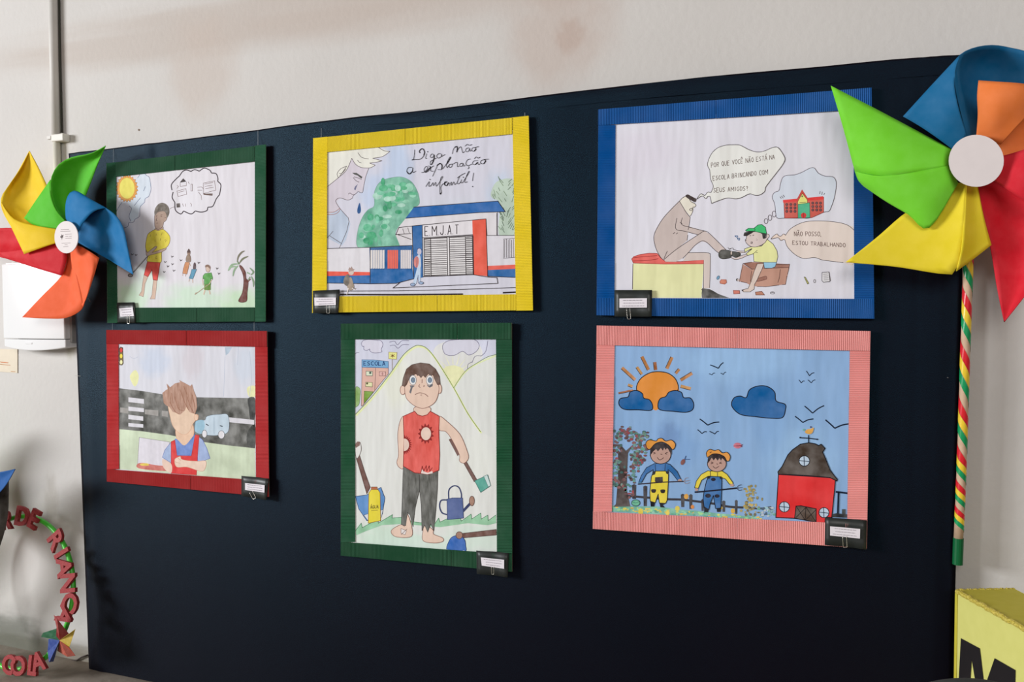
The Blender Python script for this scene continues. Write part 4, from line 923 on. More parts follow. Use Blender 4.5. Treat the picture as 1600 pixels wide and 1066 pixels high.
# ================================================================== drawing 6: farm scene
t, a = drawing('pink-framed painting of two farm children, orange sun and a red barn on blue',
    [(932.6,508.7),(1360.2,517.5),(1354.4,857.2),(926.3,826.4)], [(960.3,539.2),(1327.7,548.6),(1323.7,819.6),(955.9,799.4)],
    {'t': [1152], 'b': [1152], 'r': [619.7], 'l': [588.5]}, (228, 150, 146), (136, 172, 214),
    [(1150,560,120,60,(150,186,226),.7),(1050,700,60,60,(120,158,206),.6),(1250,720,70,90,(152,188,226),.6),(1045,680,24,36,(104,132,176),.6),(1200,650,40,90,(126,164,210),.5)], 'h', var=.1)
OK = (26, 26, 34)
a.use(910, 500, 2.881)
for (x0, y0, x1, y1, w) in ((162,330,228,316,4),(205,292,226,300,6),(178,215,238,270,7),(245,212,268,245,6),(268,165,298,225,7),(326,190,330,226,7),(404,168,380,220,7),(436,222,420,242,6),(494,240,442,272,7),(442,298,488,310,7)):
    dx, dy = x1-x0, y1-y0; L = math.hypot(dx, dy); nx, ny = -dy/L*w, dx/L*w
    a.part('painted_sun_ray'); a.fill([(x0+nx,y0+ny),(x1+nx,y1+ny),(x1-nx,y1-ny),(x0-nx,y0-ny)], random.choice([(196,128,62),(176,104,54),(206,150,80)]), .35, 60, smooth=False)
    a.line([(x0+nx,y0+ny),(x1+nx,y1+ny)], (70,52,44), 1.1, False)
a.part('painted_sun')
a.fill([(248,345),(244,305),(262,265),(300,240),(340,233),(385,240),(418,265),(432,300),(428,345),(345,400),(318,402)], (236,142,54), .15, 14)
a.line([(248,330),(244,300),(262,265),(300,240),(340,233),(385,240),(418,265),(432,300),(428,320)], OK, 1.5)
CB = (8, 96, 162)
for q in ([(165,382),(170,355),(205,347),(215,325),(245,318),(270,332),(276,352),(302,360),(316,385),(308,407),(250,405),(190,403)],[(340,382),(350,355),(375,345),(390,325),(420,318),(446,327),(456,350),(486,352),(501,378),(495,405),(465,416),(410,412),(350,405)],[(672,387),(682,352),(710,343),(737,350),(752,315),(790,298),(832,300),(865,325),(872,365),(912,380),(914,405),(900,440),(850,443),(780,436),(710,425)]):
    a.part('painted_cloud'); a.fill(q, CB, .2, 20, line=OK, lw=1.6)
for (x0, y0, x1, y1, x2, y2, w) in ((575,203,612,218,635,192,1.8),(570,243,583,248,597,240,1.2),(622,240,634,246,647,236,1.2),(1008,230,1022,252,1044,238,1.5),(974,270,985,284,1000,276,1.3),(1015,270,1030,284,1048,270,1.3),(1000,388,1036,420,1088,386,2.0),(957,434,992,462,1040,446,2.0),(1094,450,1136,488,1200,468,2.4),(528,446,564,474,616,460,2.0),(518,494,538,512,560,504,1.6),(572,502,596,514,614,502,1.6)):
    a.part('painted_bird'); a.line([(x0,y0),((x0+x1)/2,(y0+y1)/2-1),(x1,y1)], (24,34,52), w); a.line([(x1,y1),((x2+x1)/2,(y2+y1)/2-4),(x2,y2)], (24,34,52), w)
FC = (62, 60, 66)
a.use(950, 650, 6.664)
a.part('painted_fence_rail')
a.lines([[(180,832),(420,852),(620,868),(760,872),(900,888),(1100,915),(1250,945),(1410,955)]], FC, 4.0)
for (x, y0, y1, w) in ((272,715,865,46),(388,730,940,42),(778,815,950,40),(862,818,970,36),(985,870,990,30),(1205,885,1000,34),(1335,878,1020,30)):
    a.part('painted_fence_post'); a.fill([(x-w/2,y0+6),(x,y0-4),(x+w/2,y0+6),(x+w/2-4,y1),(x-w/2+4,y1)], FC, .2, smooth=False)
a.part('painted_fence_rail'); a.lines([[(1420,950),(1560,966),(1700,950)]], FC, 3.0)
a.part('painted_grass')
a.fill([(35,935),(140,925),(300,945),(500,940),(640,960),(760,975),(900,985),(1100,1010),(1300,1030),(1480,1050),(1600,1070),(1860,1100),(1860,1180),(40,1000)][:11]+[(1600,1095),(1250,1050),(900,1040),(500,1025),(40,998)], (126,196,170), .4, 30, smooth=False)
a.part('painted_flowers', True)
for k in range(120):
    x = random.uniform(45, 1590); yb = 945+(x/1600)*110
    c = random.choice([(226,210,90),(150,212,170),(110,190,160),(230,190,80),(160,220,150),(96,170,140)])
    a.ell(x, yb+random.uniform(-8, 34), random.uniform(6, 22), random.uniform(4, 11), c, .2, 60, n=7)
for (x, y, r, c) in ((722,965,24,(236,206,84)),(880,948,18,(232,140,66)),(815,840,24,(226,166,70)),(1300,990,22,(230,178,74)),(620,1010,22,(226,206,80)),(340,1000,26,(230,206,80)),(1180,960,14,(220,190,90))):
    a.ell(x, y, r, r*1.15, c, .2, n=9)
a.use(910, 500, 2.881)
a.part('painted_bushes', True)
for k in range(60):
    x = random.gauss(758, 20); y = random.uniform(745, 880)
    a.ell(x, y, random.uniform(3, 8), random.uniform(3, 8), random.choice([(150,136,84),(176,160,96),(120,110,80),(196,170,90)]), .2, n=6)
for k in range(40):
    x = random.uniform(790, 868); y = random.uniform(845, 885)
    a.ell(x, y, random.uniform(3, 9), random.uniform(2, 6), random.choice([(150,190,200),(70,90,110),(110,170,150),(190,200,210)]), .2, n=6)
a.part('painted_tree')
a.fill([(150,560),(178,600),(180,700),(150,830),(138,842),(215,840),(198,760),(200,680),(205,600),(230,560),(195,590),(170,560)], (66,50,48), .3, 40, smooth=False)
a.fill([(160,595),(205,595),(200,700),(200,830),(150,835),(160,720)], (62,46,44), .25, 40, smooth=False)
a.part('painted_foliage', True)
for k in range(260):
    c0 = random.choice([(155,520),(190,500),(215,520),(150,580),(240,560),(250,530),(285,515),(232,620),(250,640),(270,580),(225,680),(240,610),(145,640),(150,690),(145,740),(215,720),(205,770),(262,625)])
    x, y = random.gauss(c0[0], 13), random.gauss(c0[1], 15)
    if x < 142: x = 142+random.uniform(0, 6)
    a.ell(x, y, random.uniform(5, 9), random.uniform(4, 8), random.choice([(80,132,124),(98,150,136),(112,72,74),(92,62,66),(134,84,84),(60,100,96),(110,140,130),(146,60,70)]), .2, n=7)
a.part('painted_melon')
a.ell(240, 824, 19, 14, (110,186,152), .2, line=(40,66,66), lw=1.1); a.line([(225,820),(240,824),(255,818)], (50,100,86), .8)
a.part('painted_butterfly')
a.ell(698, 566, 18, 13, (214,120,140), .3); a.lines([[(680,568),(715,566),(720,560)],[(708,566),(720,572)]], (120,40,60), 1.1)
a.part('painted_beetle')
a.ell(452, 640, 9, 14, (130,76,72), .2, rot=.5); a.lines([[(460,628),(466,612)],[(462,628),(484,628)]], (40,60,110), 1.1)
def kid(name, off, face, hat, shirt, bib, hatc):
    a.part(name); ox, oy = off
    return lambda pts: [(x+ox, y+oy) for x, y in pts]
a.use(950, 650, 6.664)
YL = (240, 204, 62); BU = (44, 108, 172); FS = (186, 150, 138); HT = (236, 152, 66)
a.part('painted_child_in_yellow_overalls')
a.fill([(480,498),(600,492),(645,505),(720,580),(765,672),(725,672),(670,600),(625,560),(625,600),(470,600),(470,560),(400,605),(352,690),(320,690),(345,625),(400,540)], BU, .2, 24, smooth=False, line=OK, lw=1.1)
a.ell(748, 672, 20, 14, FS, .1); a.ell(332, 700, 18, 12, (70,120,150), .1)
a.fill([(500,575),(600,575),(630,610),(625,740),(615,880),(600,912),(535,908),(522,815),(492,905),(440,890),(435,800),(450,640),(465,600)], YL, .12, 24, smooth=False, line=OK, lw=1.3)
a.fill([(462,578),(498,575),(490,610),(462,620)], OK, .1, smooth=False); a.fill([(600,575),(634,580),(630,612),(605,600)], OK, .1, smooth=False)
a.fill([(490,640),(570,635),(572,690),(555,700),(500,698),(488,680)], (40,26,26), .2, smooth=False)
for (x, y) in ((474,782),(570,786)): a.fill([(x-22,y-16),(x+24,y-16),(x+20,y+14),(x-2,y+20),(x-20,y+12)], (36,28,30), .1)
a.fill([(440,890),(490,905),(482,945),(445,945)], OK, .1, smooth=False); a.fill([(535,908),(602,912),(570,930),(592,955),(545,952)], OK, .1, smooth=False)
a.lines([[(492,505),(495,575)],[(596,500),(592,575)]], (40,44,56), 1.0)
a.lines([[(310,712),(560,692),(790,682)]], (56,44,48), 2.0); a.lines([[(790,682),(805,650),(835,645)],[(790,682),(850,672)],[(790,682),(808,705),(850,695)]], (150,140,150), 1.0)
a.ell(548, 405, 106, 95, FS, .1, 20, line=OK, lw=1.2)
a.fill([(436,420),(440,350),(480,300),(550,272),(620,300),(664,350),(664,405),(640,372),(618,330),(600,355),(585,330),(572,362),(550,335),(520,370),(500,345),(470,372),(450,400)], (40,26,30), .2, smooth=False)
a.fill([(398,320),(395,280),(430,250),(500,262),(520,240),(560,234),(600,262),(660,252),(700,290),(695,330),(670,350),(630,305),(560,272),(490,292),(440,345),(415,345)], HT, .15, 24, line=OK, lw=1.2)
a.lines([[(470,400),(492,388),(472,382)],[(615,400),(595,392),(622,380)],[(512,432),(540,460),(580,435)],[(545,398),(565,402)]], (70,46,46), 1.1)
a.part('painted_child_in_blue_overalls')
a.fill([(1040,572),(1080,575),(1190,575),(1240,610),(1300,695),(1300,715),(1265,712),(1225,660),(1180,640),(1040,630),(975,670),(940,755),(902,750),(920,680),(970,610)], YL, .12, 24, smooth=False, line=OK, lw=1.1)
a.ell(1290, 722, 20, 14, FS, .1); a.ell(922, 768, 18, 14, FS, .1)
a.fill([(1050,628),(1180,635),(1185,680),(1182,800),(1175,960),(1120,965),(1098,830),(1062,920),(1050,975),(1002,960),(990,860),(1002,780),(1025,680)], BU, .22, 24, smooth=False, line=OK, lw=1.3)
a.fill([(1035,630),(1070,628),(1060,655),(1032,655)], OK, .1, smooth=False); a.fill([(1160,635),(1192,640),(1190,662),(1165,655)], OK, .1, smooth=False)
for (x, y, r) in ((1097,662,25),(1042,832,30),(1136,835,26)): a.ell(x, y, r, r*.72, (26,24,44), .1)
a.lines([[(1065,572),(1068,630)],[(1140,588),(1140,632)]], (40,44,56), 1.2)
a.fill([(1002,945),(1050,972),(1040,1005),(1000,1000)], OK, .1, smooth=False); a.fill([(1130,965),(1178,958),(1172,1000),(1135,1002)], OK, .1, smooth=False)
a.lines([[(902,795),(1100,778),(1340,752)]], (30,30,44), 2.6); a.lines([[(1340,752),(1360,725),(1390,718)],[(1340,752),(1400,748)],[(1340,752),(1362,775),(1395,770)]], (70,76,96), 1.1)
a.ell(1133, 498, 98, 84, FS, .1, 20, line=OK, lw=1.2)
a.fill([(1032,505),(1040,440),(1080,400),(1140,392),(1200,410),(1235,450),(1234,490),(1205,455),(1188,440),(1178,468),(1160,440),(1142,468),(1120,438),(1100,465),(1080,435),(1062,465)], (40,26,30), .2, smooth=False)
a.fill([(1028,415),(1026,380),(1060,348),(1110,362),(1150,352),(1190,385),(1240,380),(1272,420),(1262,465),(1238,470),(1210,425),(1150,398),(1090,398),(1040,430)], HT, .15, 24, line=OK, lw=1.2)
a.lines([[(1070,500),(1095,490),(1072,480)],[(1185,498),(1160,492),(1182,480)],[(1092,525),(1120,545),(1155,525)],[(1130,498),(1145,505)],[(1060,385),(1080,375)]], (70,46,46), 1.1)
a.part('painted_barn')
a.use(1190, 640, 5.613)
a.fill([(148,570),(400,585),(648,602),(640,700),(615,948),(560,945),(556,1005),(495,1000),(470,985),(290,955),(125,948)], (228,46,48), .12, 14, smooth=False, line=OK, lw=1.6)
a.fill([(143,548),(180,500),(230,400),(270,355),(340,305),(415,292),(470,302),(500,318),(522,305),(556,342),(535,375),(560,430),(600,530),(640,585),(664,612),(660,628),(600,598),(400,580),(148,568)], (74,60,50), .3, 30, smooth=False, line=OK, lw=1.6)
for (x, y, rx, ry) in ((375,452,46,45),(200,855,45,45),(547,905,44,44)):
    a.ell(x, y, rx, ry, (186,204,222), .08, line=OK, lw=1.3); a.lines([[(x-4,y-ry),(x,y+ry)],[(x-rx,y-4),(x+rx,y+6)]], (30,44,64), 1.3, False)
a.fill([(302,848),(345,845),(478,872),(478,988),(290,955)], (86,68,56), .25, 40, smooth=False, line=OK, lw=1.5)
a.lines([[(305,850),(380,970)],[(390,858),(300,950)],[(390,858),(475,985)],[(478,880),(382,972)],[(388,855),(382,972)]], (34,28,28), 1.1, False)
a.lines([[(412,292),(412,225)],[(335,248),(410,252),(490,262)]], (24,34,52), 1.8, False); a.dot(338, 246, 7, (24,34,52)); a.dot(488, 262, 7, (24,34,52))
a.fill([(380,195),(400,175),(430,170),(455,160),(450,195),(430,215),(395,212)], (236,168,80), .15); a.dot(432, 154, 7, (60,40,80)); a.dot(370, 178, 9, (110,170,150))
a.lines([[(650,722),(752,735)],[(675,725),(668,940)]], (24,34,52), 3.2, False)
a.fill([(620,918),(655,910),(748,920),(748,950),(620,945)], (34,38,42), .2, smooth=False); a.fill([(705,875),(735,875),(735,918),(705,918)], (56,64,66), .2, smooth=False)
a.flush()

# ------------------------------------------------------------------ caption cards
card('curled shiny caption card at the lower left of the green-framed hoe drawing', [(182.5,473),(210.5,472.5),(214,504.5),(184,504)], [(186,482),(207.8,480.6),(209.8,494),(188,495)], ((200.5,493),(200.8,505.5),3.6))
card('black caption card at the lower right of the red-framed drawing', [(377.4,743.6),(420.4,748),(418.5,781),(377.4,775)], [(383,755),(414,758.2),(413.6,769.8),(383,765.8)], ((392,768.5),(397.5,779.5),5))
card('black caption card at the lower left of the yellow-framed drawing', [(489,454.6),(531,452.4),(530.5,489.5),(489,489.5)], [(491,465.2),(525.2,465),(525.2,476.8),(491.6,477.8)], ((512.5,477),(512.8,489.5),4.4))
card('black caption card at the lower right of the tall green-framed drawing', [(744.2,860.4),(795,864),(794.8,901.5),(745,897)], [(751.2,871.2),(788,874.8),(788,888.8),(752.8,884)], ((769.5,886),(770,897.5),3.4))
card('black caption card at the lower left of the blue-framed drawing', [(960.2,453.2),(1019,453.2),(1019,495),(960.2,494.8)], [(967.8,466.6),(1011,466.2),(1011,480.8),(967.8,481)], ((981.5,482),(983,498.5),5.2))
card('black caption card at the lower right of the pink-framed painting', [(1289.4,808.6),(1354.6,813),(1353.8,857.8),(1288.6,851.6)], [(1297,822.6),(1344,826.6),(1343.6,841.6),(1297,837)], ((1319.5,838.5),(1320.5,855.5),6))
# ------------------------------------------------------------------ big foam pinwheels
def foam(c): return mat('eva_foam', c, rough=0.65, var=0.06, scale=30, bump=0.12, bscale=900, spec=0.15)
def disc_vf(cx, cy, rx, ry, Y, n=40, th=0.003):
    V = []
    for k in range(n):
        an = 2*math.pi*k/n; V.append(P(cx+rx*math.cos(an), cy+ry*math.sin(an), Y))
    W2 = [Vector((p.x, p.y+th, p.z)) for p in V]
    return V+W2, [tuple(range(n))]+[tuple(range(2*n-1, n-1, -1))]+[(i, n+i, n+(i+1) % n, (i+1) % n) for i in range(n)]
def pinwheel(label, c, Yref, blades, disc, cols):
    t = thing('pinwheel', label, 'pinwheel', P(c[0], c[1], Yref), 'big foam pinwheels on the board')
    for (col, lab), patches in zip(cols, blades):
        v, f = merge(*[loft_vf(r, Yref) for r in patches])
        o = mobj('blade', v, f, foam(col), t, smooth=True); solid(o, 0.0022); o['label'] = lab
    v, f = disc_vf(*disc); d = mobj('hub_disc', v, f, mat('disc_paper', (214, 205, 204), var=.03, rough=.6), t)
    # pin that holds the folded corners together, through to the board
    p = P(disc[0], disc[1], disc[4]+.004); v, f = tube_vf([p, Vector((p.x, p.y+0.022, p.z))], 0.003, 8)
    mobj('hub_pin', v, f, mat('wood_pin', (170, 140, 105)), t)
    return t, d
YW1 = -0.045
LB = [
 [[[(46,236,.02),(60,262,.015),(73,290,.01),(90,330,.0),(100,360,0)], [(46,236,.02),(46,270,.0),(50,310,-.01),(65,345,-.005),(95,364,0)], [(46,236,.02),(28,272,.01),(18,300,.012),(28,342,.015),(64,366,.02)], [(46,236,.02),(33,262,.025),(13,291,.032),(2,308,.038),(3,328,.042),(16,352,.04)]],
  [[(2,316,.04),(11,340,.05),(38,397,.055)], [(22,342,.052),(34,362,.06),(55,391,.055)], [(58,353,.05),(66,366,.055),(75,384,.05)], [(90,357,.035),(95,366,.035),(98,377,.035)]]],
 [[[(165,228,.04),(142,240,.05),(112,246,.055),(90,259,.06),(79,284,.06),(83,316,.055),(96,340,.05)], [(165,228,.04),(150,246,.02),(125,262,.012),(108,280,.008),(99,305,.01),(99,325,.02),(104,345,.03)], [(165,228,.04),(152,258,.02),(142,285,.01),(132,310,.005),(122,330,.005),(115,345,.01),(108,355,.02)]],
  [[(79,281,.055),(58,311,.05),(38,341,.045)], [(80,305,.058),(66,328,.055),(52,351,.05)], [(88,328,.055),(84,342,.055),(78,356,.05)], [(103,346,.045),(101,351,.045),(99,358,.045)]]],
 [[[(165,325,.05),(180,336,.045),(192,355,.04),(199,385,.035),(203,405,.03),(208,429,.03)], [(142,335,.02),(158,352,.012),(170,370,.01),(184,392,.015),(195,410,.02),(208,429,.03)], [(124,355,.01),(140,372,.0),(155,386,.0),(172,399,.008),(188,413,.018),(208,429,.03)], [(117,376,.012),(134,386,.01),(152,396,.01),(170,406,.015),(188,417,.02),(208,429,.03)]],
  [[(112,368,.02),(113,345,.01),(120,326,.0),(135,320,.0),(150,324,.02),(165,325,.05)], [(103,342,.04),(103,318,.045),(109,302,.05),(120,299,.055),(142,312,.055),(165,325,.05)], [(110,352,.055),(112,335,.065),(118,322,.07),(130,316,.07),(145,318,.065),(165,325,.05)], [(122,363,.06),(127,352,.07),(134,343,.075),(142,334,.075),(152,328,.065),(165,325,.05)]]],
 [[[(35,496,.06),(65,464,.04),(96,432,.02),(104,410,.01),(104,388,.01)], [(35,496,.06),(75,480,.045),(105,462,.03),(113,432,.02),(111,392,.015)], [(35,496,.06),(75,498,.05),(103,497,.045),(124,487,.045),(131,477,.05)]],
  [[(110,388,.03),(112,415,.018),(114,440,.018),(120,462,.03),(130,479,.05)], [(122,384,.04),(127,410,.045),(129,435,.045),(130,458,.045),(130,479,.05)], [(140,393,.05),(144,415,.055),(141,438,.055),(136,460,.05),(130,479,.05)], [(155,403,.045),(149,424,.05),(143,442,.05),(137,460,.05),(130,479,.05)]]],
 [[[(-5,395,.03),(30,390,.04),(62,383,.035),(100,374,.025)], [(5,402,.035),(35,402,.045),(68,404,.042),(104,402,.03)], [(10,404,.03),(38,413,.04),(66,422,.04),(97,431,.035)]],
  [[(-48,372,.02),(-20,360,.01),(15,356,0),(60,362,0),(95,370,0)], [(-48,372,.02),(-20,378,.005),(15,380,-.005),(60,380,0),(95,374,0)], [(-48,372,.02),(-22,390,.025),(4,403,.033),(30,400,.03),(60,390,.02)]]]]
RED, ORG, YEL, GRN, BLU = (196, 22, 36), (234, 92, 46), (248, 188, 24), (78, 178, 30), (6, 104, 158)
t, d = pinwheel('large foam pinwheel with a printed disc in front of the white dispenser', (103.5, 371), YW1, LB, (103.5, 370.7, 18.4, 25.2, YW1-0.078),
    [(YEL, 'yellow foam blade'), (GRN, 'green foam blade'), (BLU, 'blue foam blade'), (ORG, 'orange foam blade'), (RED, 'red foam blade')])
a = Art(d, YW1-0.0782); a.use(70, 330, 15.23); a.part('printed_text')
GY = (150, 138, 138)
a.lines([[(380,440),(575,432)],[(370,482),(610,474)],[(480,555),(640,545)],[(490,602),(560,598)],[(580,600),(640,596)],[(490,648),(640,642)],[(400,765),(610,758)],[(470,802),(540,798)],[(440,850),(560,838)]], GY, .75, False)
a.fill([(372,600),(395,588),(388,545),(412,575),(448,560),(432,600),(440,625),(418,630),(408,690),(398,640),(365,625)], (96,86,86), .1, smooth=False)
a.flush()

YW2 = -0.05
RB = [
 [[[(1298,134,.06),(1360,166,.06),(1424,200,.065),(1488,234,.07)], [(1317,198,.06),(1370,215,.078),(1425,232,.082),(1484,246,.075)], [(1336,268,.06),(1380,275,.085),(1430,269,.088),(1482,259,.08)]],
  [[(1336,268,.06),(1341,281,.058),(1350,291,.05)], [(1375,275,.085),(1380,294,.078),(1385,315,.065)], [(1420,270,.088),(1420,303,.085),(1419,335,.07)], [(1450,265,.086),(1455,310,.083),(1452,356,.07)], [(1482,259,.08),(1490,274,.078),(1497,286,.072)]]],
 [[[(1500,86,.1),(1455,134,.09),(1411,182,.08)], [(1491,125,.11),(1465,165,.1),(1440,199,.085)], [(1497,165,.11),(1480,192,.1),(1465,216,.085)], [(1511,213,.085),(1505,225,.08),(1492,236,.07)]],
  [[(1500,86,.1),(1513,78,.08),(1535,72,.05),(1557,71,.03),(1580,75,.02),(1605,81,.02),(1650,100,.03)], [(1491,125,.11),(1500,118,.05),(1520,112,.0),(1550,112,-.02),(1580,116,-.01),(1610,118,0),(1650,100,.03)], [(1511,213,.085),(1518,216,.05),(1532,212,.01),(1555,190,0),(1585,155,0),(1612,135,.01),(1650,100,.03)]]],
 [[[(1529,126,.1),(1527,150,.11),(1528,180,.1),(1525,216,.08)], [(1560,128,.12),(1558,155,.125),(1553,185,.11),(1543,218,.08)], [(1600,131,.12),(1595,155,.12),(1580,185,.105),(1556,222,.08)], [(1650,140,.09),(1622,165,.1),(1590,197,.095),(1563,226,.075)]],
  [[(1650,140,.09),(1618,162,.04),(1586,192,.03),(1556,220,.03)], [(1660,175,.07),(1625,205,.02),(1595,224,.02),(1562,236,.035)], [(1660,200,.05),(1630,222,.03),(1600,235,.03),(1560,246,.04)]]],
 [[[(1522,288,.03),(1538,345,.03),(1550,400,.035),(1558,450,.045),(1569,503,.06)], [(1545,280,.02),(1577,345,.008),(1592,395,.012),(1590,445,.03),(1569,503,.06)], [(1575,295,.02),(1620,335,.015),(1625,390,.03),(1606,445,.045),(1569,503,.06)], [(1600,313,.06),(1658,345,.06),(1650,390,.065),(1618,440,.065),(1569,503,.06)]],
  [[(1560,246,.07),(1600,234,.085),(1650,215,.08)], [(1555,264,.075),(1605,270,.105),(1665,275,.09)], [(1548,278,.07),(1598,312,.09),(1658,348,.06)]]],
 [[[(1321,410,.07),(1370,371,.06),(1413,334,.05),(1455,309,.05),(1492,286,.05)], [(1321,410,.07),(1390,390,.06),(1440,366,.058),(1478,332,.055),(1500,286,.05)], [(1321,410,.07),(1400,417,.06),(1470,428,.062),(1494,424,.07),(1504,380,.075),(1507,330,.068),(1509,287,.06)]],
  [[(1509,287,.06),(1506,340,.07),(1502,390,.08),(1494,424,.07)], [(1518,288,.05),(1522,332,.055),(1523,372,.06),(1522,404,.06)], [(1527,288,.045),(1534,325,.05),(1541,355,.05),(1549,383,.05)]]]]
t, d = pinwheel('large foam pinwheel with a plain white disc on a striped stick, right end', (1525.5, 251), YW2, RB, (1525.5, 251.3, 43, 40.6, YW2-0.105),
    [((112, 202, 44), 'green foam blade'), ((10, 96, 142), 'blue foam blade'), ((232, 120, 58), 'orange foam blade'), ((204, 30, 46), 'red foam blade'), ((252, 202, 40), 'yellow foam blade')])
# its stick, wound with coloured tape
s_px = [(1525,250),(1518,330),(1513.5,400),(1511,470),(1508.5,540),(1506,620),(1503.5,700),(1500.5,780),(1497.5,842)]
SP = [P(x, y, -0.016 if y > 380 else -0.022) for x, y in s_px]
R0 = 0.0098
v, f = tube_vf(SP, R0, 16); mobj('stick', v, f, mat('kraft_tube', (198, 168, 140), var=.12, scale=60), t, smooth=True)
v, f = tube_vf([P(1497.6,841,-0.016), P(1496.2,882,-0.016)], R0+0.0012, 16); mobj('stick_cap', v, f, mat('green_tape', (8, 92, 50), rough=.4), t, smooth=False)
marks = [300,390,475,560,648,718,764,802,836]       # where each red turn shows
def stick_at(y):
    for q0, q1, p0, p1 in zip(s_px, s_px[1:], SP, SP[1:]):
        if y <= q1[1]: return p0.lerp(p1, (y-q0[1])/(q1[1]-q0[1]))
    return SP[-1]
def ymark(u):
    u = max(0, min(len(marks)-1.001, u)); i = int(u); return marks[i]+(marks[i+1]-marks[i])*(u-i)
for off, wd, c, nm in ((0.0, .24, (206, 34, 44), 'red_tape'), (0.25, .24, (238, 192, 52), 'yellow_tape'), (0.5, .22, (20, 142, 84), 'green_tape')):
    V = []; Fc = []; n = int(7.4*24)
    for i in range(n+1):
        u = i/24; an = 2*math.pi*u
        for e in (-.5, .5):
            p = stick_at(ymark(u+off+e*wd))
            V.append(p+Vector((math.sin(an)*(R0+.0007), -math.cos(an)*(R0+.0007), 0)))
    for i in range(n): Fc.append((2*i, 2*i+1, 2*i+3, 2*i+2))
    mobj(nm, V, Fc, mat('glossy_tape', c, rough=.25, spec=.5), t, smooth=True)

# ------------------------------------------------------------------ conduit, dispenser, notice on the left wall
cond_m = mat('painted_conduit', (200, 196, 190), rough=.5, var=.12, scale=8)
t = thing('conduit_pipe', 'off-white painted conduit pipe with a clamp running up the wall', 'pipe', P(92, 398, WALLY-.012))
def zt(x, y, Y): return P(x, y, Y)
v, f = tube_vf([P(82.5, -60, WALLY-.014), P(84.5, 80, WALLY-.014), P(88, 212, WALLY-.014)], 0.0155, 16); mobj('pipe', v, f, cond_m, t, smooth=True)
v, f = tube_vf([P(88, 205, WALLY-.014), P(90.5, 300, WALLY-.014), P(92.3, 398, WALLY-.014)], 0.0125, 14); mobj('pipe', v, f, mat('painted_conduit', (208, 204, 190), rough=.5, var=.12, scale=8), t, smooth=True)
v, f = tube_vf([P(91.5, -60, WALLY-.006), P(93.5, 80, WALLY-.006), P(96.8, 209, WALLY-.008)], 0.0028, 8); mobj('cable', v, f, mat('dark_cable', (62, 62, 56)), t, smooth=True)
v, f = tube_vf([P(94.5, 222, WALLY-.006), P(94.2, 245, WALLY-.005), P(95.5, 262, WALLY-.006), P(97, 330, WALLY-.006)], 0.0012, 6); mobj('cable', v, f, mat('dark_cable', (62, 62, 56)), t, smooth=True)
c0, c1 = P(79, 210, WALLY-.030), P(98.5, 219.5, WALLY-.030)
v, f = box_vf((c0.x, WALLY-.030, c1.z), (c1.x, WALLY-.0, c0.z)); bevel(mobj('clamp', v, f, mat('painted_conduit', (214, 210, 202), rough=.5, var=.1, scale=8), t), .004, 3)
v, f = box_vf((P(99, 214, WALLY).x-.002, WALLY-.012, P(99, 217, WALLY).z), (P(99, 214, WALLY).x+.008, WALLY, P(99, 209, WALLY).z)); mobj('clamp_tab', v, f, cond_m, t)
v, f = box_vf((P(75.5, 217, WALLY).x, WALLY-.006, P(76, 218, WALLY).z), (P(81, 217, WALLY).x, WALLY, P(76, 213.5, WALLY).z)); mobj('clamp_tab', v, f, cond_m, t)

DZ = WALLY-0.058
p0, p1 = P(2.5, 413, DZ), P(101.5, 545, DZ)
x0, x1 = p0.x, p1.x; zt_, zb = p0.z, p1.z
t = thing('towel_dispenser', 'white glossy plastic paper towel dispenser on the wall behind the pinwheel', 'dispenser', ((x0+x1)/2, WALLY, zb))
gloss = mat('glossy_white_plastic', (232, 232, 234), rough=.16, spec=.5, var=.02, scale=3, coat=.3)
def disp_shell(z_hi, z_lo_f, ya, yb, n=16):
    V = []; Fs = []
    for i in range(n+1):
        u = i/n; x = x0+(x1-x0)*u
        bow = 0.010*(1-(2*u-1)**2)
        zl = z_lo_f(u)
        V += [(x, ya-bow, z_hi), (x, ya-bow, zl), (x, yb, zl), (x, yb, z_hi)]
    for i in range(n):
        b = 4*i
        for k in range(4): Fs.append((b+k, b+(k+1) % 4, b+4+(k+1) % 4, b+4+k))
    Fs += [(0, 3, 2, 1), (4*n, 4*n+1, 4*n+2, 4*n+3)]
    return V, Fs
seam = P(50, 530, DZ).z
v, f = disp_shell(zt_, lambda u: seam+.001, DZ, WALLY-.002); bevel(mobj('cover', v, f, gloss, t), .004, 3)
v, f = disp_shell(seam-.001, lambda u: zb+.004-.012*(1-(2*u-1)**2), DZ+.003, WALLY-.004); bevel(mobj('base', v, f, gloss, t), .003, 2)
v, f = box_vf((x0+.02, DZ-.0, zt_-.003), (x1-.02, WALLY-.01, zt_+.004)); bevel(mobj('lid_edge', v, f, gloss, t), .002)
xm = P(48, 535, DZ).x; zm = P(48, 536.5, DZ).z
v, f = box_vf((xm-.016, DZ-.0085, zm-.0035), (xm+.016, DZ-.004, zm+.0035)); bevel(mobj('raised_emblem', v, f, gloss, t), .0015, 2)
# added grey strip: the right flank's shading and the board's shadow as colour
v, f = box_vf((x1-.001, DZ+.02, zb+.02), (x1+.010, WALLY-.003, zt_-.02)); bevel(mobj('flank_shade_strip', v, f, mat('flank_shade_grey', (150, 150, 148), rough=.4), t), .003)

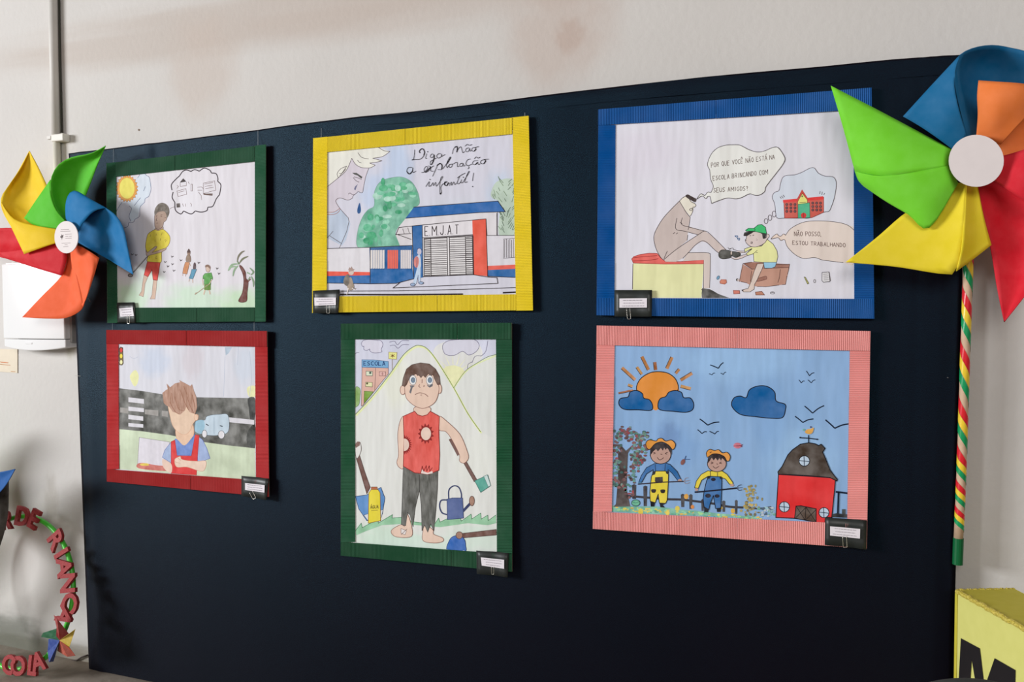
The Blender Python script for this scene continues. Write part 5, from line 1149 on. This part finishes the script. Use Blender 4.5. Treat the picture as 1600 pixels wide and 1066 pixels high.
q = [P(x, y, WALLY-.003) for x, y in ((-14,545),(27,546),(27,583),(-14,580))]
t = thing('wall_notice', 'small cream notice card with brown print below the dispenser', 'notice', q[3])
V = q+[Vector((p.x, WALLY-.0005, p.z)) for p in q]
s = mobj('card', V, [(0,3,2,1),(4,5,6,7),(0,1,5,4),(1,2,6,5),(2,3,7,6),(3,0,4,7)], mat('cream_card', (214, 202, 182), var=.05), t)
a = Art(s, WALLY-.0031); a.part('printed_lines')
a.lines([[(-10,564.5),(3,566),(13,567)],[(-10,568.5),(2,569.5),(16,571)],[(17,580.5),(24,581)]], (178,130,92), 1.0, False); a.line([(1,566),(12,567)], (196,120,80), 1.4, False)
a.flush()

# ------------------------------------------------------------------ third pinwheel at the far left, mostly out of view
YW3 = -0.16
t = thing('pinwheel', 'blue-tipped pinwheel on a dark stick cut off by the left edge', 'pinwheel', PZ(-6, 1080, 0.0))
v, f = merge(loft_vf([[(24,733,.05),(0,738,.03),(-40,745,.0),(-90,800,0)],[(24,733,.05),(2,752,.02),(-35,775,-.01),(-90,800,0)],[(24,733,.05),(4,765,.05),(-30,790,.04),(-90,800,0)]], YW3))
solid(mobj('blade', v, f, foam((20, 78, 140)), t, smooth=True), .002)
for (c, q) in (((206,40,50),[(-90,800),(-40,840),(-50,900),(-95,930)]),((240,206,40),[(-90,800),(-150,840),(-190,900),(-200,930)]),((78,178,30),[(-90,800),(-120,740),(-110,690),(-70,655)])):
    r = [[(x, y, .03*math.sin(i)) for i, (x, y) in enumerate(q)], [(x-18, y+8*(i % 3), .03) for i, (x, y) in enumerate(q)], [(x-34, y+10, .0) for i, (x, y) in enumerate(q)]]
    v, f = loft_vf(r, YW3); solid(mobj('blade', v, f, foam(c), t, smooth=True), .002)
st = [P(x, y, YW3+.03) for x, y in spline([(4,742),(4,775),(2,810),(-8,848),(-26,890),(-55,950)], 4)]
v, f = tube_vf(st+[Vector((st[-1].x-.03, st[-1].y, 0.0))], .019, 14); mobj('stick', v, f, mat('dark_tube', (56, 50, 42), var=.3, scale=20), t, smooth=True)
v, f = disc_vf(-90, 800, 16, 22, YW3-.06); mobj('hub_disc', v, f, mat('disc_paper', (214, 205, 204), var=.03, rough=.6), t)

# ------------------------------------------------------------------ hoop with glitter letters
HC = Vector((-2.6924, -0.06, 0.265)); RH = 0.2558
bot = PZ(30, 1046, 0.011)
t = thing('letter_hoop', 'green hoop with red glitter letters leaning against the wall by the floor', 'hoop', (HC.x, bot.y, 0))
ya, yb = -0.020, -0.111
def hp(an, r=RH, fwd=0.0):    # an = 0 at the right, counter-clockwise; fwd = towards the viewer
    zc = RH+.009
    z = zc+r*math.sin(an); k = (z)/(2*zc)
    return Vector((HC.x+r*math.cos(an), yb+(ya-yb)*k-fwd, z))
HPZ = RH
v, f = tube_vf([hp(2*math.pi*i/72) for i in range(72)], .0085, 10, closed=True)
mobj('hoop_tube', v, f, mat('green_plastic', (70, 186, 52), rough=.35, spec=.5), t, smooth=True)
glit = mat('red_glitter', (150, 20, 24), rough=.55, var=.2, scale=420, bump=.3, bscale=600, spec=.2)
glit_d = glit
def letter(ch, an, rot, size, m_, dr=0.0, fwd=.012, th=.011, nm=None):
    cu = bpy.data.curves.new('letter_curve', 'FONT'); cu.body = ch; cu.size = size; cu.align_x = 'CENTER'; cu.align_y = 'CENTER'
    cu.extrude = th/2; cu.offset = size*.034; cu.resolution_u = 3
    ob = bpy.data.objects.new('tmp', cu); COL.objects.link(ob)
    dg = bpy.context.evaluated_depsgraph_get(); me = bpy.data.meshes.new_from_object(ob.evaluated_get(dg))
    bpy.data.objects.remove(ob); bpy.data.curves.remove(cu)
    me.name = 'letter'; me.materials.clear(); me.materials.append(m_)
    o = bpy.data.objects.new('letter', me); COL.objects.link(o); o.parent = t
    c = hp(an, RH+dr, fwd+th/2)
    o.location = c-Vector(t.location)
    lean = math.atan2(ya-yb, 2*RH)
    o.rotation_euler = (Matrix.Rotation(math.pi/2-lean, 4, 'X') @ Matrix.Rotation(rot, 4, 'Z')).to_euler()
    return o
D2 = math.radians
ZC = HC.z
def ang(x, y):     # where on the hoop's leaning plane a photo point lies
    Yp = -.02
    for _ in range(6):
        p = P(x, y, Yp); Yp = yb+(ya-yb)*p.z/(2*(RH+.009))
    return math.atan2(p.z-(RH+.009), p.x-HC.x), Vector((p.x-HC.x, 0, p.z-(RH+.009))).length-RH
for ch, x, y, rot in (('R',17,813,12),('D',42,807,-4),('E',60,811,-18),('R',94,842,-50),('I',103,863,-58),('A',107.5,884,-72),('N',113,909,-80),('C',117,938,-108),('A',108,959,-112)):
    an, dr = ang(x, y); letter(ch, an, D2(rot), .090, glit, dr)
for ch, x, y, rot in (('A',71.5,1031,24),('L',62,1037,2),('O',40,1041,-4),('C',25,1041,-12)):
    an, dr = ang(x, y); o = letter(ch, an, D2(rot), .086, glit, dr, .02)
    o.location.z = max(o.location.z, .036)
# small pinwheel tied to the hoop
cpx = (93, 1003)
def sm(x, y, Y=-.075): return P(x, y, Y)
S0 = (0, 920, 7.3)
def z3(p, d): return sm(p[0]/7.3, 920+p[1]/7.3, -.125-d)
sp = bpy.data.objects.new('small_pinwheel', None); COL.objects.link(sp); sp.parent = t; sp.empty_display_size = .02
sp.location = sm(*cpx)-Vector(t.location); sp['label'] = 'little five-bladed foil pinwheel fixed to the hoop'
for c, q in (((150,44,44),[(615,300),(655,350),(790,520),(700,570),(640,540),(650,400)]),((190,160,44),[(862,460),(790,670),(720,640),(705,590),(780,525)]),((176,74,50),[(860,765),(770,778),(655,710),(690,640),(790,670)]),((34,66,140),[(555,575),(650,570),(655,660),(610,830),(560,840),(545,720)]),((30,104,66),[(470,550),(490,505),(650,455),(655,560),(600,565)])):
    cen = (680, 590); V = [z3(cen, .022)]; n = len(q)
    for i, p in enumerate(q): V.append(z3(p, .016*math.sin(i*2.0)+.004))
    Fc = [(0, i+1, (i+1) % n+1) for i in range(n)]
    o = mobj('blade', V, Fc, mat('foil', c, rough=.4, var=.2, scale=60), sp); solid(o, .001)

# thin cable along the wall foot
v, f = tube_vf([P(137, 1024, WALLY-.006), P(128, 1027, WALLY-.008), P(120, 1032, WALLY-.006), P(105, 1033.5, WALLY-.008), P(90, 1035, WALLY-.01), P(74, 1040, -.02)], .003, 6)
o = mobj('floor_cable', [*v], f, mat('dark_cable', (60, 50, 44)), smooth=True); o['label'] = 'thin dark cable trailing along the foot of the wall'; o['category'] = 'cable'
p = P(216.5, 203, WALLY-.0015)
v, f = disc_vf(216.7, 203, 1.3, 1.6, WALLY-.0015, 10, .001)
o = mobj('wall_plug_hole', v, f, mat('plug_hole', (120, 100, 84)), wall)

# ------------------------------------------------------------------ yellow letter box, lower right
BH = .62
A_, B_, C_ = PZ(1497, 922, BH), PZ(1562, 911, BH), PZ(1608, 985, BH)
e1 = (B_-A_); e2 = (C_-A_).normalized()
e1 = (e1-e2*e1.dot(e2)).normalized()
S1, S2 = (B_-A_).length, .36
box_t = thing('letter_box', 'yellow cardboard box with gold glitter edging and a black letter M', 'box', A_+e1*(S1/2)+e2*(S2/2)-Vector((0,0,BH)))
def bx3(a, b, c): return A_+e1*a+e2*b+Vector((0, 0, c-BH))
ym = mat('yellow_card', (208, 205, 116), var=.04, rough=.6)
ymt = mat('yellow_card_top', (196, 184, 56), var=.06, rough=.6)
cor = [bx3(0,0,0), bx3(S1,0,0), bx3(S1,S2,0), bx3(0,S2,0), bx3(0,0,BH-.003), bx3(S1,0,BH-.003), bx3(S1,S2,BH-.003), bx3(0,S2,BH-.003)]
mobj('box_body', cor, [(0,1,2,3),(0,4,5,1),(1,5,6,2),(2,6,7,3),(3,7,4,0)], ym, box_t)
mobj('box_top', [bx3(-.001,-.001,BH-.003), bx3(S1,-.001,BH-.003), bx3(S1,S2,BH-.003), bx3(-.001,S2,BH-.003), bx3(-.001,-.001,BH), bx3(S1,-.001,BH), bx3(S1,S2,BH), bx3(-.001,S2,BH)], [(0,3,2,1),(4,5,6,7),(0,1,5,4),(1,2,6,5),(2,3,7,6),(3,0,4,7)], ymt, box_t)
gold = mat('gold_glitter', (248, 204, 54), rough=.4, var=.4, scale=300, metal=.0, bump=.8, bscale=500)
v, f = tube_vf([bx3(-.001, S2*i/60, BH-.003)+Vector((random.uniform(-.0012,.0012), random.uniform(-.0012,.0012), random.uniform(-.0015,.0015))) for i in range(61)], .0052, 8)
mobj('glitter_edging', v, f, gold, box_t)
v, f = tube_vf([bx3(S1*i/60, -.001, BH-.003)+Vector((0, random.uniform(-.0012,.0012), random.uniform(-.0015,.0015))) for i in range(61)], .0045, 8)
mobj('glitter_edging', v, f, gold, box_t)
mobj('corner_flap', [bx3(-.001,-.001,0), bx3(-.001,-.010,0), bx3(-.001,-.010,BH-.006), bx3(-.001,-.001,BH-.006), bx3(.003,-.001,0), bx3(.003,-.010,0), bx3(.003,-.010,BH-.006), bx3(.003,-.001,BH-.006)], [(0,1,2,3),(7,6,5,4),(0,4,5,1),(1,5,6,2),(2,6,7,3),(3,7,4,0)], ymt, box_t)
nf = e1*-1
def pf(x, y):      # photo point on the lettered face
    d = ray(x, y); o_ = A_+nf*.0015; k = (o_-CAM).dot(nf)/d.dot(nf); return CAM+d*k
mq = [(1501.2,997.5),(1530.8,1013.5),(1539,1066),(1554,1028.8),(1586.5,1047.5),(1586,1112),(1597,1240),(1570,1225),(1568,1120),(1549,1180),(1529,1168),(1517,1029),(1509,1160),(1493,1152)]
mq = [(1501.2,997.5),(1530.8,1013.5),(1538,1075),(1554,1028.8),(1586.5,1047.5),(1583,1170),(1564,1160),(1565,1072),(1548,1128),(1533,1120),(1518,1030),(1512,1128),(1495,1120)]
W3 = [pf(x, y) for x, y in mq]; n = len(W3)
tri = tessellate_polygon([[Vector((p.dot(e2), p.z, 0)) for p in W3]])
mobj('letter_m', W3, [tuple(q) for q in tri], mat('black_paper', (.012, .009, .010), raw=True, rough=.7, var=.1), box_t)

# ------------------------------------------------------------------ dark chair back just reaching into the frame
top = PZ(1540, 1068, .86)
t = thing('chair', 'dark grey rounded chair back just showing at the bottom edge before the yellow box', 'chair', (top.x, top.y, 0))
dk = mat('dark_upholstery', (0.028, 0.032, 0.03), raw=True, rough=.7, var=.2, scale=30)
def slab(pts, ya_, yb_):
    n = len(pts); V = [(x, ya_, z) for x, z in pts]+[(x, yb_, z) for x, z in pts]
    return V, [tuple(range(n))[::-1], tuple(range(n, 2*n))]+[(i, (i+1) % n, n+(i+1) % n, n+i) for i in range(n)]
bp = []
for i in range(61):
    an = math.pi*i/60; bp.append((top.x-.17*math.cos(an), .62+.24*math.sin(an)))
bp = [(top.x-.16, .5)]+bp[0:]+[(top.x+.16, .5)]
v, f = slab(bp, top.y-.02, top.y+.02); bevel(mobj('backrest', v, f, dk, t), .012, 3)
v, f = box_vf((top.x-.21, top.y-.44, .42), (top.x+.21, top.y, .46)); bevel(mobj('seat', v, f, dk, t), .015, 3)
mt = mat('chair_metal', (60, 60, 60), rough=.4, metal=.6)
for sx in (-1, 1):
    v, f = tube_vf([(top.x+sx*.14, top.y-.0, .62), (top.x+sx*.19, top.y, 0.0)], .011, 8); mobj('leg', v, f, mt, t)
    v, f = tube_vf([(top.x+sx*.18, top.y-.40, .43), (top.x+sx*.19, top.y-.42, 0.0)], .011, 8); mobj('leg', v, f, mt, t)
